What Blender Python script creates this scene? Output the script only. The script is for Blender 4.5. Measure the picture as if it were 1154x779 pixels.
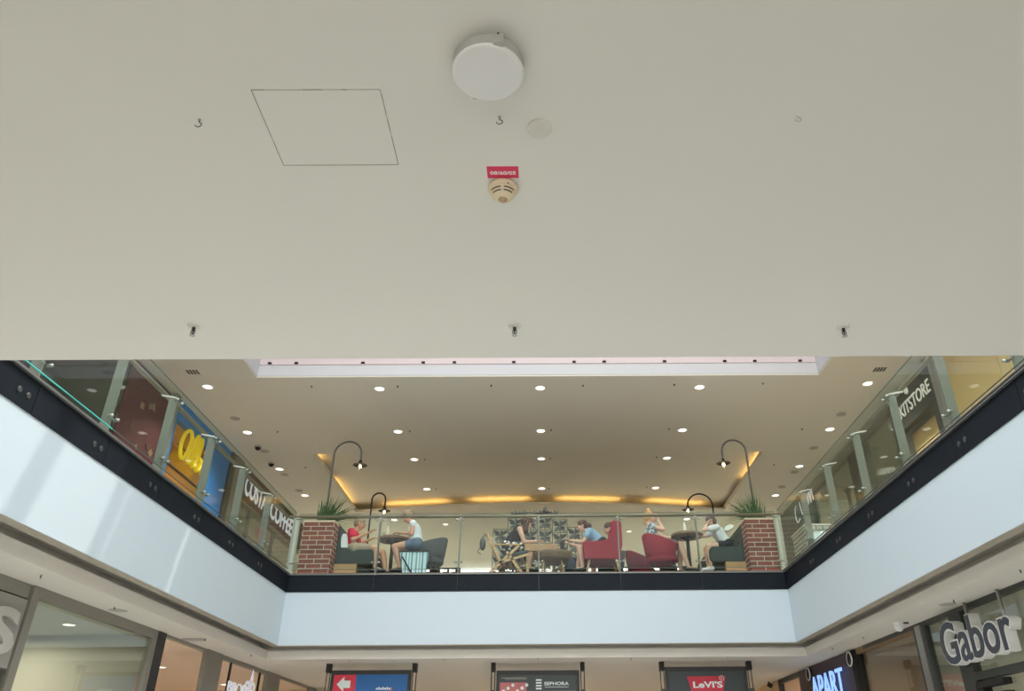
import bpy, bmesh, math, random
from mathutils import Vector, Matrix
random.seed(7)
for o in list(bpy.data.objects): bpy.data.objects.remove(o)
scn = bpy.context.scene
C = scn.collection
PI = math.pi
ZO = 1.6            # eye height; everything below is measured from eye level and lifted at the end

# ------------------------------------------------------------------ camera
FPX, CX, CY = 865.56, 617.06, 389.5
PITCH, YAW, ROLL = 0.508548, -0.005541, -0.007347
fw = Vector((-math.sin(YAW)*math.cos(PITCH), math.cos(YAW)*math.cos(PITCH), math.sin(PITCH)))
r0 = Vector((math.cos(YAW), math.sin(YAW), 0)); u0 = r0.cross(fw)
rt = math.cos(ROLL)*r0 + math.sin(ROLL)*u0; up = -math.sin(ROLL)*r0 + math.cos(ROLL)*u0
cam = bpy.data.objects.new('camera', bpy.data.cameras.new('camera')); C.objects.link(cam)
M = Matrix.Identity(4)
for i in range(3):
    M[i][0] = rt[i]; M[i][1] = up[i]; M[i][2] = -fw[i]
cam.matrix_world = M
cam.data.sensor_width = 36; cam.data.lens = FPX/1154*36
cam.data.shift_x = (577-CX)/1154
cam.data.clip_start = 0.05; cam.data.clip_end = 200
scn.camera = cam

def ray(x, y): return (x-CX)*rt + (CY-y)*up + FPX*fw
def at(x, y, Y): v = ray(x, y); return v*(Y/v.y)
def atx(x, y, X): v = ray(x, y); return v*(X/v.x)
def atz(x, y, Z): v = ray(x, y); return v*(Z/v.z)

# ------------------------------------------------------------------ light
scn.view_settings.view_transform = 'Standard'; scn.view_settings.look = 'None'
scn.view_settings.gamma = 1; scn.view_settings.exposure = 0.0
w = bpy.data.worlds.new('ambient_fill'); scn.world = w; w.use_nodes = True  # even fill light added through the open end behind the camera
w.node_tree.nodes['Background'].inputs[0].default_value = (0.90, 0.88, 0.84, 1)
w.node_tree.nodes['Background'].inputs[1].default_value = 3.2

def lamp(name, kind, loc, energy, color=(1,1,1), size=None, size_y=None, rot=(0,0,0), **kw):
    d = bpy.data.lights.new(name, kind); d.energy = energy; d.color = color
    if kind == 'AREA':
        d.shape = 'RECTANGLE' if size_y else 'DISK'; d.size = size
        if size_y: d.size_y = size_y
    for k, v in kw.items(): setattr(d, k, v)
    o = bpy.data.objects.new(name, d); o.location = loc; o.rotation_euler = rot; C.objects.link(o)
    return o
# daylight through the laylight over the atrium, and the sun
lamp('skylight_daylight', 'AREA', (-0.1, 4.2, 8.0), 690, (0.82, 0.93, 1.0), 9.6, 9.0)
sd = Vector((-0.50, -0.25, -1.0)).normalized()
sun = lamp('sun', 'SUN', (0, 0, 20), 2.2, (1, 0.95, 0.86)); sun.data.angle = math.radians(.8)
sun.rotation_euler = sd.to_track_quat('-Z', 'Y').to_euler()

# ------------------------------------------------------------------ materials
def lin(c):
    f = lambda v: v/12.92 if v <= 0.04045 else ((v+0.055)/1.055)**2.4
    return tuple(f(v/255) for v in c[:3]) + (1,)
MATS = {}
def mat(name, rgb, rough=0.6, metal=0.0, noise=0.04, scale=8.0, bump=0.0, emit=None, estr=0.0, coord='Object', spec=.5):
    if name in MATS: return MATS[name]
    m = bpy.data.materials.new(name); m.use_nodes = True; nt = m.node_tree; N = nt.nodes; L = nt.links
    b = N['Principled BSDF']; col = lin(rgb)
    b.inputs['Roughness'].default_value = rough; b.inputs['Metallic'].default_value = metal; b.inputs['Specular IOR Level'].default_value = spec
    tc = N.new('ShaderNodeTexCoord'); nz = N.new('ShaderNodeTexNoise'); nz.inputs['Scale'].default_value = scale
    nz.inputs['Detail'].default_value = 3
    L.new(tc.outputs[coord], nz.inputs['Vector'])
    mx = N.new('ShaderNodeMix'); mx.data_type = 'RGBA'
    mx.inputs[6].default_value = tuple(max(0, c*(1-noise)) for c in col[:3])+(1,)
    mx.inputs[7].default_value = tuple(min(1, c*(1+noise)) for c in col[:3])+(1,)
    L.new(nz.outputs['Fac'], mx.inputs[0]); L.new(mx.outputs[2], b.inputs['Base Color'])
    if bump:
        bp = N.new('ShaderNodeBump'); bp.inputs['Strength'].default_value = bump; bp.inputs['Distance'].default_value = 0.01
        L.new(nz.outputs['Fac'], bp.inputs['Height']); L.new(bp.outputs[0], b.inputs['Normal'])
    if emit:
        b.inputs['Emission Color'].default_value = lin(emit); b.inputs['Emission Strength'].default_value = estr
    MATS[name] = m; return m

def glass(name, tint=(0.86, 0.93, 0.90), ior=1.45, rough=0.0, refl=.6):
    m = bpy.data.materials.new(name); m.use_nodes = True; nt = m.node_tree; N = nt.nodes; L = nt.links
    N.remove(N['Principled BSDF']); out = N['Material Output']
    t = N.new('ShaderNodeBsdfTransparent'); t.inputs[0].default_value = (*tint, 1)
    g = N.new('ShaderNodeBsdfGlossy'); g.inputs['Roughness'].default_value = rough; g.inputs['Color'].default_value = (1,1,1,1)
    geo = N.new('ShaderNodeNewGeometry'); mr = N.new('ShaderNodeMapRange')
    mr.inputs['To Min'].default_value = ior; mr.inputs['To Max'].default_value = 1/ior
    L.new(geo.outputs['Backfacing'], mr.inputs['Value'])
    fr0 = N.new('ShaderNodeFresnel'); L.new(mr.outputs[0], fr0.inputs['IOR']); fr = N.new('ShaderNodeMath'); fr.operation = 'MULTIPLY'; fr.inputs[1].default_value = refl; L.new(fr0.outputs[0], fr.inputs[0])
    mx = N.new('ShaderNodeMixShader'); L.new(fr.outputs[0], mx.inputs[0]); L.new(t.outputs[0], mx.inputs[1]); L.new(g.outputs[0], mx.inputs[2])
    L.new(mx.outputs[0], out.inputs['Surface']); MATS[name] = m; return m

def brick_mat(name, c1, c2, mortar, bw=0.2, bh=0.065, plane='XZ', msize=0.012):
    m = bpy.data.materials.new(name); m.use_nodes = True; nt = m.node_tree; N = nt.nodes; L = nt.links
    b = N['Principled BSDF']; b.inputs['Roughness'].default_value = 0.9
    tc = N.new('ShaderNodeTexCoord'); sp = N.new('ShaderNodeSeparateXYZ'); cb = N.new('ShaderNodeCombineXYZ')
    ad = N.new('ShaderNodeMath'); ad.operation = 'ADD'
    L.new(tc.outputs['Object'], sp.inputs[0]); L.new(sp.outputs['X'], ad.inputs[0]); L.new(sp.outputs['Y'], ad.inputs[1])
    L.new(ad.outputs[0], cb.inputs['X']); L.new(sp.outputs['Z'], cb.inputs['Y'])
    br = N.new('ShaderNodeTexBrick'); br.inputs['Scale'].default_value = 1
    br.inputs['Brick Width'].default_value = bw; br.inputs['Row Height'].default_value = bh
    br.inputs['Mortar Size'].default_value = msize; br.inputs['Mortar Smooth'].default_value = 0.1
    br.inputs['Color1'].default_value = lin(c1); br.inputs['Color2'].default_value = lin(c2); br.inputs['Mortar'].default_value = lin(mortar)
    L.new(cb.outputs[0], br.inputs['Vector']); L.new(br.outputs['Color'], b.inputs['Base Color'])
    bp = N.new('ShaderNodeBump'); bp.inputs['Strength'].default_value = 0.5; bp.inputs['Distance'].default_value = -0.01
    L.new(br.outputs['Fac'], bp.inputs['Height']); L.new(bp.outputs[0], b.inputs['Normal'])
    MATS[name] = m; return m

def wood_mat(name, c1, c2, scale=6, rough=0.5):
    m = bpy.data.materials.new(name); m.use_nodes = True; nt = m.node_tree; N = nt.nodes; L = nt.links
    b = N['Principled BSDF']; b.inputs['Roughness'].default_value = rough
    tc = N.new('ShaderNodeTexCoord'); mp = N.new('ShaderNodeMapping'); mp.inputs['Scale'].default_value = (1, 6, 6)
    nz = N.new('ShaderNodeTexNoise'); nz.inputs['Scale'].default_value = scale; nz.inputs['Detail'].default_value = 5
    cr = N.new('ShaderNodeValToRGB'); cr.color_ramp.elements[0].position = .3; cr.color_ramp.elements[1].position = .7
    cr.color_ramp.elements[0].color = lin(c1); cr.color_ramp.elements[1].color = lin(c2)
    L.new(tc.outputs['Object'], mp.inputs[0]); L.new(mp.outputs[0], nz.inputs['Vector']); L.new(nz.outputs['Fac'], cr.inputs[0])
    L.new(cr.outputs[0], b.inputs['Base Color']); MATS[name] = m; return m

def pattern_mat(name, c1, c2, scale=14, thr=.5):
    m = bpy.data.materials.new(name); m.use_nodes = True; nt = m.node_tree; N = nt.nodes; L = nt.links
    b = N['Principled BSDF']; b.inputs['Roughness'].default_value = 0.8
    tc = N.new('ShaderNodeTexCoord'); nz = N.new('ShaderNodeTexVoronoi'); nz.inputs['Scale'].default_value = scale
    cr = N.new('ShaderNodeValToRGB'); cr.color_ramp.interpolation = 'CONSTANT'; cr.color_ramp.elements[1].position = thr
    cr.color_ramp.elements[0].color = lin(c1); cr.color_ramp.elements[1].color = lin(c2)
    L.new(tc.outputs['Object'], nz.inputs['Vector']); L.new(nz.outputs['Distance'], cr.inputs[0])
    L.new(cr.outputs[0], b.inputs['Base Color']); MATS[name] = m; return m

def stripe_mat(name, cols, scale=1.0, axis='X', positions=None):
    m = bpy.data.materials.new(name); m.use_nodes = True; nt = m.node_tree; N = nt.nodes; L = nt.links
    b = N['Principled BSDF']; b.inputs['Roughness'].default_value = 0.7
    tc = N.new('ShaderNodeTexCoord'); sp = N.new('ShaderNodeSeparateXYZ'); mu = N.new('ShaderNodeMath'); mu.operation = 'MULTIPLY'
    mu.inputs[1].default_value = scale; fr = N.new('ShaderNodeMath'); fr.operation = 'FRACT'
    L.new(tc.outputs['Object'], sp.inputs[0]); L.new(sp.outputs[axis], mu.inputs[0]); L.new(mu.outputs[0], fr.inputs[0])
    cr = N.new('ShaderNodeValToRGB'); cr.color_ramp.interpolation = 'CONSTANT'
    n = len(cols)
    cr.color_ramp.elements[0].color = lin(cols[0]); cr.color_ramp.elements[1].color = lin(cols[1]); cr.color_ramp.elements[1].position = 1/n if not positions else positions[1]
    for i in range(2, n):
        e = cr.color_ramp.elements.new(i/n if not positions else positions[i]); e.color = lin(cols[i])
    L.new(fr.outputs[0], cr.inputs[0]); L.new(cr.outputs[0], b.inputs['Base Color']); MATS[name] = m; return m

mat('near_ceiling', (223,222,215), .9, noise=.025, scale=1.2)
mat('upper_ceiling', (220,217,206), .9, noise=.02, scale=1)
mat('soffit', (215,210,201), .9, noise=.02, scale=2)
mat('white_panel', (188,201,209), .7, noise=.01, scale=2)
mat('well', (206,206,210), .8, noise=.01)
mat('black_beam', (24,30,37), .55, noise=.15, scale=3, spec=.12)
mat('dark_metal', (52,52,52), .45, .3)
mat('steel', (170,170,165), .35, .8)
mat('edge_steel', (120,122,120), .4, .5)
mat('post_steel', (128,132,124), .5, .2)
mat('rail_steel', (128,120,100), .45, .3)
mat('white_metal', (225,225,220), .5)
mat('grey_frame', (134,130,121), .5, .1)
mat('charcoal_frame', (62,64,62), .45, .2)
mat('floor_tile', (221,219,214), .5, noise=.05, scale=.8)
mat('cafe_floor', (104,96,84), .5, noise=.1, scale=2)
mat('stone_floor', (206,198,184), .4, noise=.06, scale=1)
mat('plastic_white', (222,222,221), .5)
mat('plastic_grey', (170,168,163), .6)  # grey plastic of housings, speakers and plates
mat('cream', (222,206,176), .5)
mat('slot_black', (25,22,20), .8)
mat('sign_red', (214,48,88), .6)
mat('sign_white', (240,235,235), .6)
mat('lamp_glow', (255,250,240), .5, emit=(255,248,236), estr=2.2)
mat('led_off', (178,168,150), .5)
mat('shop_lamp', (255,250,240), .5, emit=(255,240,220), estr=4)
mat('cove_tube', (255,190,80), .5, emit=(255,206,122), estr=9)
mat('bulb', (255,235,190), .4, emit=(255,226,170), estr=5)
mat('iron', (38,34,32), .5, .4)
mat('pole_grey', (92,92,88), .5, .3)
mat('sofa', (62,72,74), .85, bump=.2, scale=60)
mat('tub_grey', (72,78,78), .8, bump=.2, scale=60)
mat('red_fabric', (150,30,48), .85, noise=.08, bump=.2, scale=60)
mat('red_fabric_dark', (120,38,50), .85, noise=.08, bump=.2, scale=60)
wood_mat('oak', (190,150,104), (214,176,130))
wood_mat('dark_wood', (112,88,62), (146,116,84))
wood_mat('plywood', (176,134,92), (196,156,112))
mat('table_iron', (36,36,36), .5, .4)
mat('skin', (214,160,134), .55, noise=.05)
mat('skin_light', (224,178,154), .55, noise=.05)
mat('hair_brown', (84,60,44), .7, noise=.2, scale=40)
mat('hair_dark', (58,44,38), .7, noise=.2, scale=40)
mat('hair_blond', (196,156,104), .7, noise=.2, scale=40)
mat('hair_grey', (150,130,108), .7, noise=.1, scale=40)
mat('shirt_red', (226,52,84), .8, noise=.08)
mat('shirt_white', (232,236,238), .8)
mat('shirt_blue', (136,170,198), .8, noise=.06)
mat('shirt_pink', (212,132,128), .8)
mat('black_cloth', (22,24,26), .8)
mat('jeans', (96,118,140), .8, noise=.15, scale=20)
mat('shorts_tan', (176,158,138), .8)
mat('shorts_navy', (30,36,50), .8)
mat('skirt', (92,80,76), .8)
pattern_mat('leaf_pants', (235,232,225), (24,24,26), 16, .42)
pattern_mat('flower_top', (216,222,222), (120,132,138), 26, .5)
mat('shoe_white', (236,238,240), .6)
mat('shoe_dark', (40,38,38), .6)
mat('eye', (30,24,20), .3)
mat('lips', (168,84,78), .5)
mat('leaf_green', (58,92,52), .6, noise=.25, scale=12)
mat('leaf_grey', (92,96,88), .6, .3)
mat('planter', (70,66,62), .7)
brick_mat('brick', (150,84,72), (122,70,62), (206,188,172), .26, .079, msize=.007)
brick_mat('white_tile', (222,224,206), (206,210,194), (50,52,48), .14, .085, msize=.008)
glass('rail_glass', (0.885, 0.935, 0.915))
glass('shop_glass', (0.90, 0.93, 0.90), 1.5, refl=1)
glass('clear_glass', (0.93, 0.96, 0.95))
glass('tinted_glass', (0.62, 0.68, 0.66), 1.55, refl=1)
mat('sunlit_glass_edge', (90,215,205), .2, noise=.02)  # teal colour stands for the sun catching this glass edge
mat('albi_blue', (30,134,224), .5)
mat('albi_yellow', (252,220,20), .5, emit=(252,214,10), estr=.2)
mat('ochre', (214,156,44), .7, noise=.2, scale=2)
mat('costa_brown', (88,54,52), .6)
mat('costa_white', (240,240,250), .5, emit=(235,238,255), estr=.35)
mat('wine', (92,42,48), .7, noise=.08)
mat('wine_shape', (150,128,104), .7)
mat('teal_dark', (80,100,94), .4, noise=.06)
mat('kit_dark', (58,58,54), .5)
mat('kit_white', (235,232,220), .5, emit=(240,236,225), estr=.35)
mat('beige_wall', (222,190,128), .7, noise=.03, scale=1)
mat('shop_warm', (226,204,182), .8, noise=.03, scale=1)
mat('shop_grey', (176,172,156), .8, noise=.03, scale=1)
mat('shop_dim', (150,128,108), .8, noise=.03, scale=1)
mat('apart_brown', (66,52,56), .5)
mat('apart_light', (190,215,255), .5, emit=(120,170,255), estr=1.1)
mat('bijou_white', (235,238,246), .5, emit=(225,232,255), estr=.3)
mat('navy', (30,44,92), .5)
mat('gabor_face', (62,66,76), .45)
mat('gabor_side', (226,226,222), .5)
mat('panel_grey', (146,143,138), .5, noise=.02)
mat('letter_grey', (184,182,176), .5)
mat('ad_blue', (24,100,168), .4, noise=.1, scale=2)
mat('ad_red', (214,52,76), .4)
mat('ad_dark', (52,62,64), .35, noise=.06)
mat('ad_white', (225,238,238), .5)
mat('ad_batwing', (196,42,66), .4)
mat('ad_pink', (190,110,110), .5, noise=.3, scale=20)
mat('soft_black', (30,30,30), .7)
mat('far_light', (255,255,252), .6, emit=(255,255,250), estr=1.1)
mat('backpack', (36,54,66), .8)
mat('paper', (238,238,228), .8)
mat('bottle_white', (226,226,214), .3)
stripe_mat('striped', [(196,224,230),(120,160,176),(226,240,242),(150,188,200),(206,232,236),(104,140,160),(216,236,240)], 5.5)
mat('wall_beige', (196,186,162), .8)
mat('ground_beige', (206,178,142), .9, noise=.03)
mat('dome', (196,214,216), .3, noise=.1)
mat('red_plastic', (150,26,30), .5)

# ------------------------------------------------------------------ mesh helpers
def B(): return bmesh.new()
def box(bm, x0, x1, y0, y1, z0, z1):
    vs = [bm.verts.new((x, y, z)) for x in (x0, x1) for y in (y0, y1) for z in (z0, z1)]
    for f in ((0,1,3,2),(4,6,7,5),(0,4,5,1),(2,3,7,6),(0,2,6,4),(1,5,7,3)): bm.faces.new([vs[i] for i in f])
    return vs
def frame_of(d):
    d = d.normalized(); a = Vector((0,0,1)) if abs(d.z) < .9 else Vector((1,0,0))
    u = d.cross(a).normalized(); return u, d.cross(u).normalized()
def tube(bm, pts, r, n=10, r_end=None, closed_ends=True):
    pts = [Vector(p) for p in pts]; rings = []
    k = len(pts)
    for i, p in enumerate(pts):
        d = (pts[min(i+1, k-1)]-pts[max(i-1, 0)])
        u, v = frame_of(d)
        if rings:  # keep frames consistent
            u = (pu - d.normalized()*pu.dot(d.normalized())).normalized(); v = d.normalized().cross(u)
        pu = u
        rr = r if r_end is None else r+(r_end-r)*i/(k-1)
        if isinstance(r, (list, tuple)): rr = r[i]
        rings.append([bm.verts.new(p+rr*(math.cos(2*PI*j/n)*u+math.sin(2*PI*j/n)*v)) for j in range(n)])
    for a, b in zip(rings, rings[1:]):
        for j in range(n): bm.faces.new((a[j], a[(j+1)%n], b[(j+1)%n], b[j]))
    if closed_ends:
        bm.faces.new(rings[0][::-1]); bm.faces.new(rings[-1])
def beam(bm, a, b, w, t, side=(0,1,0)):
    a, b = Vector(a), Vector(b); d = (b-a).normalized(); s = Vector(side); s = (s-d*s.dot(d)).normalized(); u = d.cross(s)
    vs = [bm.verts.new(p+s*(i*t/2)+u*(j*w/2)) for p in (a, b) for i in (-1, 1) for j in (-1, 1)]
    for f in ((0,1,3,2),(4,6,7,5),(0,4,5,1),(2,3,7,6),(0,2,6,4),(1,5,7,3)): bm.faces.new([vs[i] for i in f])
def lathe(bm, c, prof, n=32, axis='Z', caps=True):
    c = Vector(c); rings = []
    for r, h in prof:
        ring = []
        for j in range(n):
            a = 2*PI*j/n; q = (r*math.cos(a), r*math.sin(a))
            o = {'Z': (q[0], q[1], h), 'X': (h, q[0], q[1]), 'Y': (q[0], h, q[1])}[axis]
            ring.append(bm.verts.new(c+Vector(o)))
        rings.append(ring)
    for a, b in zip(rings, rings[1:]):
        for j in range(n): bm.faces.new((a[j], a[(j+1)%n], b[(j+1)%n], b[j]))
    if caps:
        bm.faces.new(rings[0][::-1]); bm.faces.new(rings[-1])
def prism(bm, pts, a0, a1, axis='Y'):
    """extrude a 2-D outline; axis Y: pts are (x,z); axis X: (y,z); axis Z: (x,y)"""
    def P(p, a): return {'Y': (p[0], a, p[1]), 'X': (a, p[0], p[1]), 'Z': (p[0], p[1], a)}[axis]
    A = [bm.verts.new(P(p, a0)) for p in pts]; Bv = [bm.verts.new(P(p, a1)) for p in pts]
    n = len(pts)
    bm.faces.new(A[::-1]); bm.faces.new(Bv)
    for i in range(n): bm.faces.new((A[i], A[(i+1)%n], Bv[(i+1)%n], Bv[i]))
def ball(bm, c, r, sx=1, sy=1, sz=1, n=12):
    m = Matrix.Translation(Vector(c)) @ Matrix.Diagonal((sx, sy, sz, 1))
    bmesh.ops.create_uvsphere(bm, u_segments=n, v_segments=max(6, n//2+2), radius=r, matrix=m)
def capsule(bm, a, b, ra, rb, n=12):
    a, b = Vector(a), Vector(b); ball(bm, a, ra, n=n); ball(bm, b, rb, n=n)
    if (b-a).length > 1e-4: tube(bm, [a, b], ra, n, rb)

ROOT = {}
def link(name, bm, m, parent=None, smooth=False, bevel=0):
    bmesh.ops.recalc_face_normals(bm, faces=bm.faces[:])
    me = bpy.data.meshes.new(name)
    if parent is not None:
        off = Vector(ROOT[parent.name]) if parent.name in ROOT else Vector((0,0,0))
        bmesh.ops.translate(bm, verts=bm.verts[:], vec=-off)
    bm.to_mesh(me); bm.free()
    if smooth:
        for p in me.polygons: p.use_smooth = True
    o = bpy.data.objects.new(name, me); C.objects.link(o)
    if m: me.materials.append(MATS[m] if isinstance(m, str) else m)
    if parent is not None: o.parent = parent; ROOT[o.name] = ROOT.get(parent.name, Vector((0,0,0)))
    if bevel:
        md = o.modifiers.new('bevel', 'BEVEL'); md.width = bevel; md.segments = 3; md.limit_method = 'ANGLE'
    return o
def thing(name, label, cat, loc=(0,0,0), group=None):
    o = bpy.data.objects.new(name, None); C.objects.link(o); o.location = loc; ROOT[o.name] = Vector(loc)
    o.empty_display_size = .1
    o['label'] = label; o['category'] = cat
    if group: o['group'] = group
    return o
def tag(o, label, cat, group=None):
    o['label'] = label; o['category'] = cat
    if group: o['group'] = group
    return o
def struct(name, bm, m, parent=None, **kw):
    o = link(name, bm, m, parent, **kw)
    if parent is None: o['kind'] = 'structure'
    return o
def center_origin(o):
    """move a single-mesh thing's origin to its base centre"""
    vs = [v.co for v in o.data.vertices]
    c = Vector(((min(v.x for v in vs)+max(v.x for v in vs))/2, (min(v.y for v in vs)+max(v.y for v in vs))/2, min(v.z for v in vs)))
    o.data.transform(Matrix.Translation(-c)); o.location = o.location+c; ROOT[o.name] = c
    return o
def copy_tree(o, parent=None):
    c = o.copy(); C.objects.link(c)
    if parent: c.parent = parent
    for ch in list(o.children): copy_tree(ch, c)
    return c

def text_bm(body, origin, ux, uy, width=None, height=None, depth=.01, offset=0.0, bm=None, shear=0.0, spacing=1.0, res=4):
    """raised lettering: origin = lower left corner, ux reading direction, uy up"""
    cu = bpy.data.curves.new('lettering', 'FONT'); cu.body = body; cu.size = 1; cu.offset = offset; cu.extrude = .5
    cu.shear = shear; cu.space_character = spacing; cu.resolution_u = res
    o = bpy.data.objects.new('lettering', cu); C.objects.link(o); bpy.context.view_layer.update()
    dg = bpy.context.evaluated_depsgraph_get(); me = bpy.data.meshes.new_from_object(o.evaluated_get(dg))
    bpy.data.objects.remove(o); bpy.data.curves.remove(cu)
    xs = [v.co.x for v in me.vertices]; ys = [v.co.y for v in me.vertices]
    x0, x1, y0, y1 = min(xs), max(xs), min(ys), max(ys)
    sy = (height/(y1-y0)) if height else width/(x1-x0); sx = (width/(x1-x0)) if width else sy
    ux, uy = Vector(ux).normalized(), Vector(uy).normalized(); n = ux.cross(uy); O = Vector(origin)
    for v in me.vertices:
        c = v.co.copy(); v.co = O+ux*((c.x-x0)*sx)+uy*((c.y-y0)*sy)+n*((c.z+.5)*depth)
    bm = bm or B(); bm.from_mesh(me); bpy.data.meshes.remove(me)
    return bm
ORD = ['first','second','third','fourth','fifth','sixth','seventh','eighth','ninth','tenth']

# ================================================================== STRUCTURE
XL, XR, YB = -4.19, 3.94, 12.8
H = 1.6            # underside of the mezzanine slab
F = 2.85           # mezzanine floor
FC = 2.93          # cafe floor
U = 6.2            # upper ceiling
TR = 6.42          # raised tray
b = B(); box(b, -14, 14, -9, 32, -1.75, -1.6); struct('floor', b, 'floor_tile')
# near ceiling slab (over the photographer)
b = B(); box(b, -14, 14, -9, 2.98, H, F); struct('ceiling', b, 'near_ceiling')
# mezzanine slabs round the atrium (soffit with lip)
b = B(); box(b, -14, -4.40, 2.98, 32, H, 1.73); box(b, -14, -4.6, 2.98, 32, 1.73, F-.01)
box(b, 4.15, 14, 2.98, 32, H, 1.73); box(b, 4.35, 14, 2.98, 32, 1.73, F-.01)
box(b, -4.62, -4.29, 2.98, 13.3, 1.85, 1.9); box(b, 4.04, 4.37, 2.98, 13.3, 1.85, 1.9); box(b, -4.3, 4.05, 12.9, 13.3, 1.85, 1.9)
box(b, -4.40, 4.15, 13.02, 32, H, 1.73); box(b, -4.6, 4.35, 13.2, 32, 1.73, F-.01)
struct('ceiling', b, 'soffit')
# white atrium panels
b = B(); box(b, -4.30, XL, 2.98, YB+.11, 1.778, 2.585); struct('wall_left', b, 'white_panel')
b = B(); box(b, XR, 4.05, 2.98, YB+.11, 1.778, 2.585); struct('wall_right', b, 'white_panel')
b = B(); box(b, XL, XR, YB, YB+.11, 1.778, 2.585); struct('wall_back', b, 'white_panel')
mat('underside_grey', (166,158,144), .8)  # warm grey given to a thin strip on the panels' underside
b = B(); box(b, -4.30, XL-.004, 2.98, YB+.11, 1.770, 1.778); box(b, XR+.004, 4.05, 2.98, YB+.11, 1.770, 1.778); box(b, XL-.004, XR+.004, YB+.004, YB+.11, 1.770, 1.778); struct('trim_6', b, 'underside_grey')
# black edge beams with panel joints
YJ = [3.4, 4.57, 5.74, 6.90, 8.05, 9.22, 10.38, 11.55]
XJ = [-2.79, -1.43, -.10, 1.24, 2.57]
def beam_side(name, xa, xb, face):
    b = B(); ys = YJ+[YB+(.16 if face < 0 else .16)]
    prev = 2.98
    for y in ys:
        box(b, xa, xb, prev+.004, y-.004, 2.585, 2.85); prev = y
    o = struct(name, b, 'black_beam')
    j = B()
    box(j, min(xa, xb)+.02, max(xa, xb)-.02, 2.98, YB+.1, 2.60, 2.845); link('beam_joint', j, 'post_steel', o)
    t = B(); s = 1 if face > 0 else -1
    for y in YJ:
        for dy in (-.22, -.10):
            lathe(t, (xb if face > 0 else xa, y+dy, 2.70), [(.028, 0), (.028, s*.006), (.02, s*.010)], 14, 'X')
    link('bolt_cap', t, 'charcoal_frame', o, smooth=False)
    k = B(); xx = xb if face > 0 else xa
    box(k, xx-.03, xx+.03, 2.98, YB+.05, 2.852, 2.866); box(k, xx-.035, xx+.012 if face > 0 else xx+.035, 2.98, YB+.05, 2.876, 2.888)
    link('edge_profile', k, 'edge_steel', o)
    return o
beam_side('trim_1', -4.34, XL+.012, 1)
beam_side('trim_2', XR-.012, 4.09, -1)
b = B(); prev = XL+.012
for x in XJ+[XR-.012]:
    box(b, prev+.003, x-.003, YB-.012, YB+.15, 2.585, 2.85); prev = x
o = struct('trim_3', b, 'black_beam')
j = B(); box(j, XL+.03, XR-.03, YB+.005, YB+.13, 2.6, 2.845); link('beam_joint', j, 'post_steel', o)
b = B(); box(b, XL+.012, XR-.012, YB-.03, YB+.2, 2.852, 2.868); link('edge_profile', b, 'edge_steel', o)
# upper floors
b = B(); box(b, -14, -4.35, 2.98, 32, F-.01, F+.01); box(b, 4.1, 14, 2.98, 32, F-.01, F+.01); box(b, -14, 14, -9, 2.9, F, F+.01)
struct('floor', b, 'stone_floor')
b = B(); box(b, -4.3, 4.05, 12.98, 30, F, FC); struct('floor', b, 'cafe_floor')

# upper ceiling with skylight well and raised tray
WX0, WX1, WY1, WY0 = -5.10, 4.90, 12.2, -1.2
TX0, TX1, TY0, TY1 = -5.10, 4.86, 16.0, 20.3
b = B()
box(b, -14, WX0, -9, WY1, U, U+.12); box(b, WX1, 14, -9, WY1, U, U+.12); box(b, WX0, WX1, -9, WY0, U, U+.12)
box(b, -14, 14, WY1, TY0, U, U+.12)
box(b, -14, TX0, TY0, 27.2, U, U+.12); box(b, TX1, 14, TY0, 27.2, U, U+.12)
arc = []
for i in range(25):
    t = i/24; x = TX0+(TX1-TX0)*t; arc.append((x, 20.3-.62*(1-(2*t-1)**2)))
prism(b, arc+[(TX1, 27.2), (TX0, 27.2)], U, U+.05, 'Z')
struct('ceiling', b, 'upper_ceiling')
b = B(); box(b, TX0-.35, TX1+.35, TY0-.05, 21.0, TR, TR+.05)
box(b, TX0-.38, TX0-.33, TY0-.1, 21.0, U+.12, TR+.05); box(b, TX1+.33, TX1+.38, TY0-.1, 21.0, U+.12, TR+.05)
box(b, TX0-.35, TX1+.35, 20.9, 21.0, U+.05, TR+.05); box(b, TX0-.35, TX1+.35, TY0-.1, TY0-.0, U+.12, TR+.05)
struct('ceiling', b, 'upper_ceiling')
# well: step trim, walls, unseen roof strips
b = B()
for (x0, x1, y0, y1) in ((WX0-.14, WX0, WY0, WY1+.14), (WX1, WX1+.14, WY0, WY1+.14), (WX0, WX1, WY1, WY1+.14)):
    box(b, x0, x1, y0, y1, U-.025, U+.01)
struct('trim_4', b, 'upper_ceiling')
b = B()
box(b, WX0-.1, WX0+.012, WY0, WY1+.1, U+.001, 8.4); box(b, WX1-.012, WX1+.1, WY0, WY1+.1, U+.001, 8.4)
box(b, WX0, WX1, WY1-.012, WY1+.1, U+.001, 8.4); box(b, WX0, WX1, WY0-.1, WY0+.012, U+.001, 8.4)
struct('wall_well', b, 'well')
# unseen roof over the well, its gaps laid out to shape the sun streaks
b = B()
def solid(y0, y1): box(b, WX0-.1, WX1+.1, y0, y1, 8.4, 8.55)
gaps = [(10.38, 10.50), (8.95, 9.02), (7.75, 8.75), (6.55, 7.5), (4.4, 6.3), (1.6, 4.1), (-.8, 1.3)]
cur = WY1+.1
for g0, g1 in gaps:
    solid(g1, cur); cur = g0
solid(WY0-.1, cur)
struct('sun_streak_roof', b, 'well')
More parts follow.
